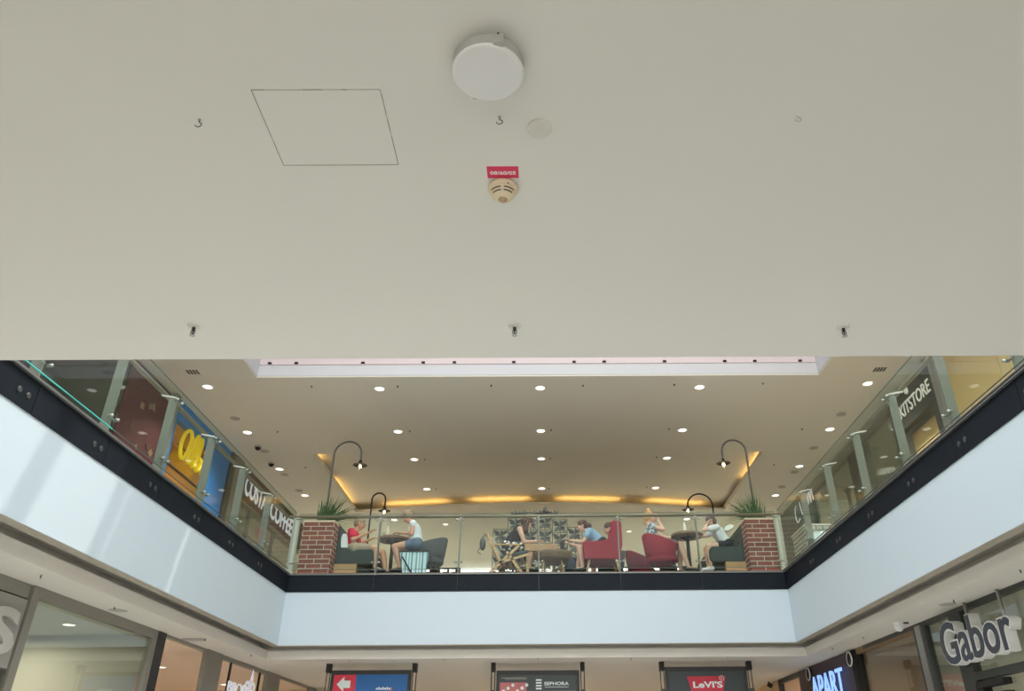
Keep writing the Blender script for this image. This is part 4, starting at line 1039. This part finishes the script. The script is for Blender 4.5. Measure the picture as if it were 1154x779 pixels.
# tables in the middle
t = thing('coffee_table', 'long low oak table behind the round coffee table', 'table', (.05, 14.1, FC))
b = B(); box(b, -.36, .22, 13.50, 14.1, 3.41, 3.535); link('tabletop', b, 'plywood', t, bevel=.008)
for x, y in ((-.30,13.56),(.17,13.86),(-.3,14.04),(.17,14.04)):
    b = B(); box(b, x-.025, x+.025, y-.025, y+.025, FC, 3.41); link('leg', b, 'oak', t)
t = thing('coffee_table', 'round coffee table with dark top and pale splayed legs in the middle', 'table', (.12, 13.45, FC))
b = B(); lathe(b, (.14, 13.48, 0), [(.10, 3.17), (.29, 3.24), (.335, 3.32), (.335, 3.35), (.32, 3.36)], 40); link('tabletop', b, 'dark_wood', t, smooth=False)
for dx, dy in ((-.17,-.12),(.17,-.12),(-.15,.16),(.15,.16)):
    b = B(); tube(b, [(.14+dx*.8, 13.48+dy*.8, 3.23), (.14+dx*1.25, 13.48+dy*1.2, FC)], .017, 8, .012); link('leg', b, 'oak', t, smooth=True)
b = B(); box(b, .27, .34, 13.42, 13.56, 3.36, 3.54); o = link('menu_stand', b, 'slot_black', None, bevel=.004); tag(center_origin(o), 'upright black menu stand on the round coffee table edge', 'menu')
b = B(); box(b, -.02, .05, 13.80, 13.90, 3.535, 3.59); o = link('phone_box', b, 'paper', None, bevel=.004); tag(center_origin(o), 'small white box on the low oak table near the woman in black', 'box')
t = thing('backpack', 'dark blue backpack on the floor behind the round coffee table', 'bag', (.47, 13.85, FC))
b = B(); ball(b, (.49, 13.9, 3.17), .16, .9, .7, 1.45, 18); link('body', b, 'backpack', t, smooth=True)
b = B(); tube(b, [(.42, 13.8, 3.38), (.47, 13.78, 3.44), (.54, 13.8, 3.38)], .01, 8); link('handle', b, 'slot_black', t)
b = B(); ball(b, (.49, 13.80, 3.08), .10, .9, .4, .8, 14); link('front_pocket', b, 'backpack', t, smooth=True)
# striped panel painting the glass reflection over the left tub chair
t = thing('reflection_panel', 'pale blue and white striped panel with black rim, painted reflection before the grey tub chair', 'bag', (-2.24, 13.35, FC))
b = B(); prism(b, [(-2.42, FC+.03), (-2.50, FC+.43), (-2.00, FC+.43), (-2.04, FC+.03)], 13.30, 13.40); link('striped_side', b, 'striped', t, bevel=.01)
b = B(); box(b, -2.51, -1.99, 13.29, 13.41, FC+.42, FC+.445); link('rim', b, 'slot_black', t)
b = B(); tube(b, [(-2.45, 13.285, FC+.34), (-2.26, 13.285, FC+.05)], .012, 8); tube(b, [(-2.00, 13.285, FC+.40), (-1.93, 13.285, FC+.26), (-1.93, 13.285, FC+.1)], .010, 8); link('strap', b, 'slot_black', t)
# white cushion/bag by the man
b = B(); prism(b, [(-3.56, FC+.51), (-3.55, FC+.70), (-3.53, FC+.76), (-3.47, FC+.76), (-3.44, FC+.70), (-3.42, FC+.51)], 13.34, 13.42); o = link('paper_bag', b, 'shirt_white', None, bevel=.015); tag(center_origin(o), 'white paper bag on the sofa behind the man in red', 'bag')
t = thing('shoulder_bag', 'dark patterned shoulder bag on the sofa beside the man in red', 'bag', (-3.30, 13.36, FC+.5))
b = B(); ball(b, (-3.31, 13.37, FC+.56), .09, 1.2, .5, .8, 16); link('body', b, 'leaf_pants', t, smooth=True)
b = B(); tube(b, [(-3.40, 13.36, FC+.6), (-3.33, 13.35, FC+.70), (-3.24, 13.36, FC+.6)], .008, 8); link('handle', b, 'slot_black', t)
# papers on the right sofa back
b = B(); prism(b, [(3.18, 3.73), (3.20, 3.80), (3.28, 3.84), (3.36, 3.82), (3.33, 3.77), (3.25, 3.72)], 13.42, 13.55); o = link('folded_cap', b, 'paper', None, bevel=.008); tag(center_origin(o), 'white folded cloth lying against the right sofa back', 'cloth')
# bollard and red box by the right column
t = thing('bollard', 'slim black bollard with a round head right of the right brick column', 'bollard', (4.05, 13.15, FC))
b = B(); tube(b, [(4.02, 13.2, FC), (4.02, 13.2, FC+.55)], .06, 20); link('body', b, 'slot_black', t, smooth=True)
b = B(); ball(b, (3.99, 13.2, FC+.70), .072, n=18); link('head', b, 'iron', t, smooth=True)
b = B(); tube(b, [(4.0, 13.2, FC+.5), (3.99, 13.2, FC+.68)], .02, 10); link('neck', b, 'iron', t)
b = B(); box(b, 3.95, 4.03, 13.03, 13.12, FC, FC+.10); o = link('red_box', b, 'red_plastic', None, bevel=.01); tag(center_origin(o), 'small red box on the floor beside the black bollard', 'box')
# white tiled counter on the right walkway
pa, pb = atx(893, 606, 5.2), atx(908, 597, 5.2)
t = thing('tiled_counter', 'white tiled counter with dark grout behind the right balustrade', 'counter', (5.45, (pa.y+pb.y)/2, F))
b = B(); box(b, 5.2, 5.7, pb.y, pa.y, F, pa.z); link('tiled_body', b, 'white_tile', t)
b = B(); box(b, 5.18, 5.72, pb.y-.02, pa.y+.02, pa.z, pa.z+.03); link('top_slab', b, 'paper', t)
p = atx(924, 604, 4.9); t = thing('glass_dome', 'pale glass food dome behind the right balustrade near the tiled counter', 'food cover', (p.x, p.y, p.z-.2))
b = B(); lathe(b, (p.x, p.y, p.z-.2), [(.26, 0), (.26, .08), (.22, .18), (.12, .25), (.02, .27)], 28); link('dome', b, 'dome', t, smooth=True)
b = B(); ball(b, (p.x, p.y, p.z+.085), .02); link('knob', b, 'steel', t)
b = B(); box(b, p.x-.3, p.x+.3, p.y-.3, p.y+.3, F, p.z-.2); link('stand', b, 'plastic_grey', t)

# leaf screen
t = thing('leaf_screen', 'metal room divider of leaf-patterned squares standing behind the middle seats', 'screen', (-.14, 15.2, FC))
cs = .296;  x0s = -1.03; heights = {0: 4, 1: 5, 2: 5, 3: 5, 4: 5, 5: 5}
bf = B(); bl = B()
def leaf(bm, c, a, l, wd, y=15.2):
    pts = []
    for i in range(10):
        u = i/9; pts.append((u*l, wd*math.sin(PI*u)**.8))
    for i in range(8, 0, -1):
        u = i/9; pts.append((u*l, -wd*math.sin(PI*u)**.8))
    ca, sa = math.cos(a), math.sin(a)
    prism(bm, [(c[0]+p[0]*ca-p[1]*sa, c[1]+p[0]*sa+p[1]*ca) for p in pts], y-.006, y+.006)
ztop_c = {0: 4.27, 1: 4.50, 2: 4.52, 3: 4.52, 4: 4.46, 5: 4.30}
for i in range(6):
    xa = x0s+i*cs; z = ztop_c[i]; nrow = 5
    tube(bf, [(xa, 15.2, FC), (xa, 15.2, z)], .008, 6); tube(bf, [(xa+cs, 15.2, FC), (xa+cs, 15.2, z)], .008, 6)
    for j in range(6):
        zz = z-j*cs*.9
        if zz < FC: break
        tube(bf, [(xa, 15.2, zz), (xa+cs, 15.2, zz)], .007, 6)
        cx_, cz_ = xa+cs/2, zz-cs*.45
        for a in (.75, 2.35, 3.9, 5.5):
            leaf(bl, (cx_, cz_), a, .155, .036)
        leaf(bl, (xa+.03, cz_+.02), .15, .11, .026); leaf(bl, (xa+cs-.03, cz_-.02), PI+.15, .11, .026)
        leaf(bl, (cx_+.01, zz-.01), -1.4, .11, .028); leaf(bl, (cx_+.01, zz-cs*.9+.01), 1.75, .10, .026); leaf(bl, (xa+.01, zz-.02), -.9, .10, .024); leaf(bl, (xa+cs-.01, zz-.02), -2.3, .10, .024); tube(bf, [(xa, 15.2, zz), (xa+cs, 15.2, zz-cs*.9)], .004, 5); tube(bf, [(xa+cs, 15.2, zz), (xa, 15.2, zz-cs*.9)], .004, 5)
link('frame', bf, 'leaf_grey', t); link('leaf_pattern', bl, 'leaf_grey', t)
bt = B(); tube(bt, [(-.70, 15.2, 4.56), (.28, 15.2, 4.56)], .008, 6)
for i, xx in enumerate((-.60, -.5, -.38, -.1, 0, .08, -.22, .2, -.02)):
    for a in (.5, 1.4, 2.4): leaf(bt, (xx, 4.55), a+.2*(i % 3), .11, .028)
leaf(bt, (-.02, 4.62), 1.2, .13, .04)
for xx in (-.6, .2): tube(bt, [(xx, 15.2, 4.45), (xx, 15.2, 4.56)], .008, 6)
link('leaf_crest', bt, 'leaf_grey', t)

# ================================================================== PEOPLE
def remesh(bm, name, m, parent, voxel, smooth_it=4):
    me = bpy.data.meshes.new('tmp'); bm.to_mesh(me); bm.free()
    o = bpy.data.objects.new('tmp', me); C.objects.link(o)
    md = o.modifiers.new('r', 'REMESH'); md.mode = 'VOXEL'; md.voxel_size = voxel; md.use_smooth_shade = True
    sm = o.modifiers.new('s', 'SMOOTH'); sm.factor = .5; sm.iterations = smooth_it
    bpy.context.view_layer.update()
    dg = bpy.context.evaluated_depsgraph_get(); ne = bpy.data.meshes.new_from_object(o.evaluated_get(dg))
    bpy.data.objects.remove(o); bpy.data.meshes.remove(me)
    off = ROOT[parent.name]; ne.transform(Matrix.Translation(-off)); ne.name = name
    ne.materials.clear(); ne.materials.append(MATS[m])
    r = bpy.data.objects.new(name, ne); C.objects.link(r); r.parent = parent; ROOT[r.name] = off
    for p in ne.polygons: p.use_smooth = True
    return r
def hand(bm, wrist, tip, side, s=1.0):
    """palm with four unequal fingers and a side thumb, slightly curled; wrist->tip is the hand direction"""
    w_, tp = Vector(wrist), Vector(tip); d = (tp-w_).normalized(); acr = Vector((0,1,0)); acr = (acr-d*acr.dot(d)).normalized(); n = d.cross(acr)
    if n.z > 0: n = -n          # curl downwards
    L = .175*s
    for k in (-1.5, -.5, .5, 1.5): capsule(bm, w_+acr*(k*.010*s), w_+d*(L*.5)+acr*(k*.018*s), .012*s, .011*s, 8)
    for k, ln in zip((-1.5, -.5, .5, 1.5), (.85, 1.0, .95, .75)):
        b0 = w_+d*(L*.5)+acr*(k*.019*s); b1 = b0+(d*.9+n*.35).normalized()*(L*.26*ln); b2 = b1+(d*.6+n*.8).normalized()*(L*.24*ln)
        capsule(bm, b0, b1, .0095*s, .0085*s, 8); capsule(bm, b1, b2, .0085*s, .007*s, 8)
    t0 = w_+d*(L*.15)+acr*(side*.022*s); t1 = t0+(d*.6+acr*side*.8+n*.2).normalized()*.04*s; t2 = t1+(d*.95+n*.3).normalized()*.03*s
    capsule(bm, t0, t1, .012*s, .010*s, 8); capsule(bm, t1, t2, .010*s, .008*s, 8)

def person(label, Y, s, J, look, shirt, pants, hair, hair_style, skin='skin', sc=1.0, sleeves=.45, pant_len=1.0, shoes='shoe_dark', strapless=False, far=None, root_px=None):
    """s: +1 faces right. J: joints as picture points in the plane of the figure, near/far limbs spread in depth.
       look = direction of the face (dx,dz)"""
    g = lambda k, dy=0.0: at(J[k][0], J[k][1], Y)+Vector((0, dy, 0))
    hip = g('hip'); base = Vector((hip.x, Y, FC))
    t = thing('person', label, 'person', tuple(base)); R_ = sc
    sh = g('shoulder'); nk = g('neck'); hd = g('head'); shw, hpw = .155*R_, .085*R_
    up_ = (sh-hip).normalized(); lk = Vector((look[0], look[2] if len(look) > 2 else 0, look[1])).normalized()
    arms = [(-1, g('elbow'), g('hand'), g('tip')), (1, g('elbow2' if 'elbow2' in J else 'elbow'), g('hand2' if 'hand2' in J else 'hand'), g('tip2' if 'tip2' in J else 'tip'))]
    legs = [(-1, g('knee'), g('ankle')), (1, g('knee2' if 'knee2' in J else 'knee'), g('ankle2' if 'ankle2' in J else 'ankle'))]
    def torso(bm, e=0.0, top=1.0):
        mid = hip.lerp(sh, .45); ch = hip.lerp(sh, .8)
        for q in (-1, 1):
            capsule(bm, hip+Vector((0, q*hpw*.8, 0)), mid+Vector((0, q*.06*R_, 0)), .105*R_+e, .095*R_+e)
            capsule(bm, mid+Vector((0, q*.06*R_, 0)), ch+Vector((0, q*.075*R_, 0)), .095*R_+e, .098*R_+e)
            if top >= 1: capsule(bm, ch+Vector((0, q*.075*R_, 0)), sh+Vector((0, q*shw*.8, 0)), .09*R_+e, .058*R_+e)
    # ---- body
    b = B(); torso(b)
    capsule(b, hip.lerp(sh, .92), nk, .06*R_, .05*R_); capsule(b, nk, hd-lk*.01, .048*R_, .05*R_)
    for q, el, hn, tp in arms:
        S0 = sh+Vector((0, q*shw, 0)); E0 = el+Vector((0, q*(shw+.02), 0)); W0 = hn+Vector((0, q*(shw-.03), 0)); T0 = tp+Vector((0, q*(shw-.03), 0))
        capsule(b, S0, E0, .050*R_, .038*R_); capsule(b, E0, W0, .037*R_, .024*R_); hand(b, W0, T0, -q, R_)
    for q, kn, an in legs:
        H0 = hip+Vector((0, q*hpw, 0)); K0 = kn+Vector((0, q*(hpw+.03), 0)); A0 = an+Vector((0, q*(hpw+.02), 0))
        capsule(b, H0, K0, .085*R_, .056*R_); m_ = K0.lerp(A0, .33); capsule(b, K0, m_, .053*R_, .055*R_); capsule(b, m_, A0, .055*R_, .033*R_)
        capsule(b, A0, A0+Vector((s*.12*R_, 0, -.035)), .032*R_, .024*R_)
    # head: skull, face, jaw, nose, ears
    side = Vector((0,1,0)); hu = Vector((0,0,1)); hu = (hu-lk*hu.dot(lk)).normalized(); side = lk.cross(hu)
    hs = .97*R_ if R_ > .9 else R_*1.08
    ball(b, hd+hu*.025*hs-lk*.012*hs, .088*hs, n=16); ball(b, hd+lk*.015*hs-hu*.01*hs, .078*hs, .95, .95, 1.05, 16)
    ball(b, hd+lk*.038*hs-hu*.062*hs, .042*hs, n=12); capsule(b, hd+lk*.082*hs+hu*.005*hs, hd+lk*.100*hs-hu*.022*hs, .010*hs, .014*hs, 8)
    for q in (-1, 1): ball(b, hd+side*(q*.080*hs)-lk*.005*hs-hu*.005*hs, .020*hs, n=8)
    remesh(b, 'body', skin, t, .0085)
    b = B()
    for q in (-1, 1): ball(b, hd+lk*.084*hs+side*(q*.030*hs)+hu*.012*hs, .009*hs, n=8)
    link('eyes', b, 'eye', t)
    b = B(); capsule(b, hd+lk*.083*hs-hu*.045*hs-side*.018*hs, hd+lk*.083*hs-hu*.045*hs+side*.018*hs, .006*hs, .006*hs, 8); link('mouth', b, 'lips', t)
    # ---- hair
    b = B(); ball(b, hd+hu*.035*hs-lk*.022*hs, .096*hs, n=18); ball(b, hd-lk*.045*hs-hu*.005*hs, .080*hs, n=14)
    if hair_style == 'pony':
        capsule(b, hd-lk*.10*hs+hu*.02*hs, hd-lk*.15*hs-hu*.02, .035, .030); capsule(b, hd-lk*.15*hs-hu*.02, hd-lk*.17*hs-Vector((0,0,.16)), .030, .012)
    if hair_style == 'long':
        for q in (-1, 0, 1): capsule(b, hd-lk*.05+side*(q*.055), hd-lk*.06+side*(q*.05)-Vector((0,0,.19)), .055, .025)
        capsule(b, hd+lk*.02+side*.075, hd+side*.07-Vector((0,0,.15)), .03, .015); capsule(b, hd+lk*.02-side*.075, hd-side*.07-Vector((0,0,.15)), .03, .015)
    if hair_style == 'bun':
        ball(b, hd+hu*.135-lk*.03, .045, n=12); capsule(b, hd-lk*.09, hd-lk*.11-Vector((0,0,.12)), .045, .02)
    remesh(b, 'hair', hair, t, .009, 2)
    # ---- shirt
    b = B(); e = .010
    torso(b, e, 0 if strapless else 1)
    if not strapless:
        for q, el, hn, tp in arms:
            S0 = sh+Vector((0, q*shw, 0)); E0 = el+Vector((0, q*(shw+.02), 0)); capsule(b, S0, S0.lerp(E0, sleeves), .050*R_+e+.006, .046*R_+e+.010)
    remesh(b, 'top', shirt, t, .010)
    # ---- trousers
    b = B()
    for q, kn, an in legs:
        H0 = hip+Vector((0, q*hpw, 0)); K0 = kn+Vector((0, q*(hpw+.03), 0)); A0 = an+Vector((0, q*(hpw+.02), 0))
        K1 = H0.lerp(K0, min(1, pant_len)); capsule(b, H0, K1, .085*R_+.018, .062*R_+.014)
        if pant_len > 1: capsule(b, K0, K0.lerp(A0, pant_len-1), .062*R_+.012, .045*R_+.012)
    capsule(b, hip+Vector((0,-hpw,0)), hip+Vector((0,hpw,0)), .105*R_+.016, .105*R_+.016)
    remesh(b, 'trousers', pants, t, .010)
    # ---- shoes
    for q, kn, an in legs:
        A0 = an+Vector((0, q*(hpw+.02), 0)); b = B()
        capsule(b, A0+Vector((-s*.03, 0, -.03)), A0+Vector((s*.04, 0, -.035)), .042*R_, .042*R_); capsule(b, A0+Vector((s*.04, 0, -.04)), A0+Vector((s*.16*R_, 0, -.045)), .040*R_, .030*R_)
        zmin = FC+.004
        for v in b.verts:
            if v.co.z < zmin: v.co.z = zmin
        remesh(b, 'shoe', shoes, t, .009, 2)
    return t

person('man in a red polo shirt sitting on the left sofa, holding something in his hands', 13.50, 1,
 dict(head=(406,591), neck=(401.5,598), shoulder=(398,602), hip=(401,619), elbow=(400,611.5), hand=(416,603), tip=(421,600), elbow2=(403,611), hand2=(415,606),tip2=(421,604),
      knee=(425,620), ankle=(424,642), knee2=(430,621), ankle2=(433,642)), (.85,-.3), 'shirt_red', 'shorts_tan', 'hair_grey', 'short', 'skin', pant_len=.7)
person('woman in a sleeveless white top leaning on the left round table', 13.55, -1,
 dict(head=(460,583), neck=(464,589.5), shoulder=(467,593), hip=(470,614), elbow=(466,604.5), hand=(454,603), tip=(448,602.5),
      knee=(446,618), ankle=(452,641.5), knee2=(449,618), ankle2=(458,641.5)), (-.75,-.5), 'shirt_white', 'jeans', 'hair_grey', 'short', 'skin', sleeves=.08, pant_len=.45)
person('woman in a strapless black top and patterned trousers bending forward in the oak chair', 13.70, 1,
 dict(head=(594,590), neck=(589,596), shoulder=(586,599), hip=(571,617), elbow=(591,614), hand=(604,612.5), tip=(610,611.5),
      knee=(599,619), ankle=(596,641.5)), (.85,-.55), 'black_cloth', 'leaf_pants', 'hair_brown', 'long', 'skin_light', pant_len=.98, strapless=True)
person('woman in a light blue T-shirt leaning forward in the red wing armchair', 13.72, -1,
 dict(head=(656,593.5), neck=(661.5,599), shoulder=(664,601.5), hip=(678,614), elbow=(657,614), hand=(643,611.5), tip=(637,609.5),
      knee=(652.5,619), ankle=(656.5,641.5), knee2=(656,619), ankle2=(650,641.5)), (-.95,-.3), 'shirt_blue', 'black_cloth', 'hair_brown', 'pony', 'skin_light', pant_len=.3)
person('person in a pink top half hidden behind the red wing armchair', 14.45, -1,
 dict(head=(686,596.5), neck=(689.5,602), shoulder=(690,606), hip=(693,629), elbow=(686,617), hand=(677,619), tip=(671,620),
      knee=(669,627), ankle=(669,649)), (-.9,-.4), 'shirt_pink', 'shorts_navy', 'hair_brown', 'short', 'skin_light', pant_len=1.0)
person('woman with a hair bun in a white patterned top sitting in the red tub chair', 13.72, 1,
 dict(head=(733,584), neck=(731,591), shoulder=(733,596), hip=(736,616), elbow=(746,600), hand=(741,589), tip=(739,583), elbow2=(750,603), hand2=(762,605), tip2=(768,605),
      knee=(765,615), ankle=(775,641.5), knee2=(767,614), ankle2=(768,641.5)), (.95,.0), 'flower_top', 'skirt', 'hair_blond', 'bun', 'skin_light', pant_len=.85, sleeves=.15)
person('boy in a white T-shirt resting his cheek on his hand on the right sofa', 13.50, -1,
 dict(head=(800.5,588.5), neck=(804.5,594), shoulder=(806.5,597), hip=(819,614.5), elbow=(791,600.5), hand=(795.5,593), tip=(797.5,589), elbow2=(796,602), hand2=(786,601), tip2=(781,600.5),
      knee=(797,617.5), ankle=(800,640)), (-.9,-.35), 'shirt_white', 'shorts_navy', 'hair_brown', 'short', 'skin_light', sc=.86, pant_len=.45, shoes='shoe_white', sleeves=.5)

# ------------------------------------------------------------------ lift everything so the ground floor is z = 0
for o in bpy.data.objects:
    if o.parent is None: o.location.z += ZO
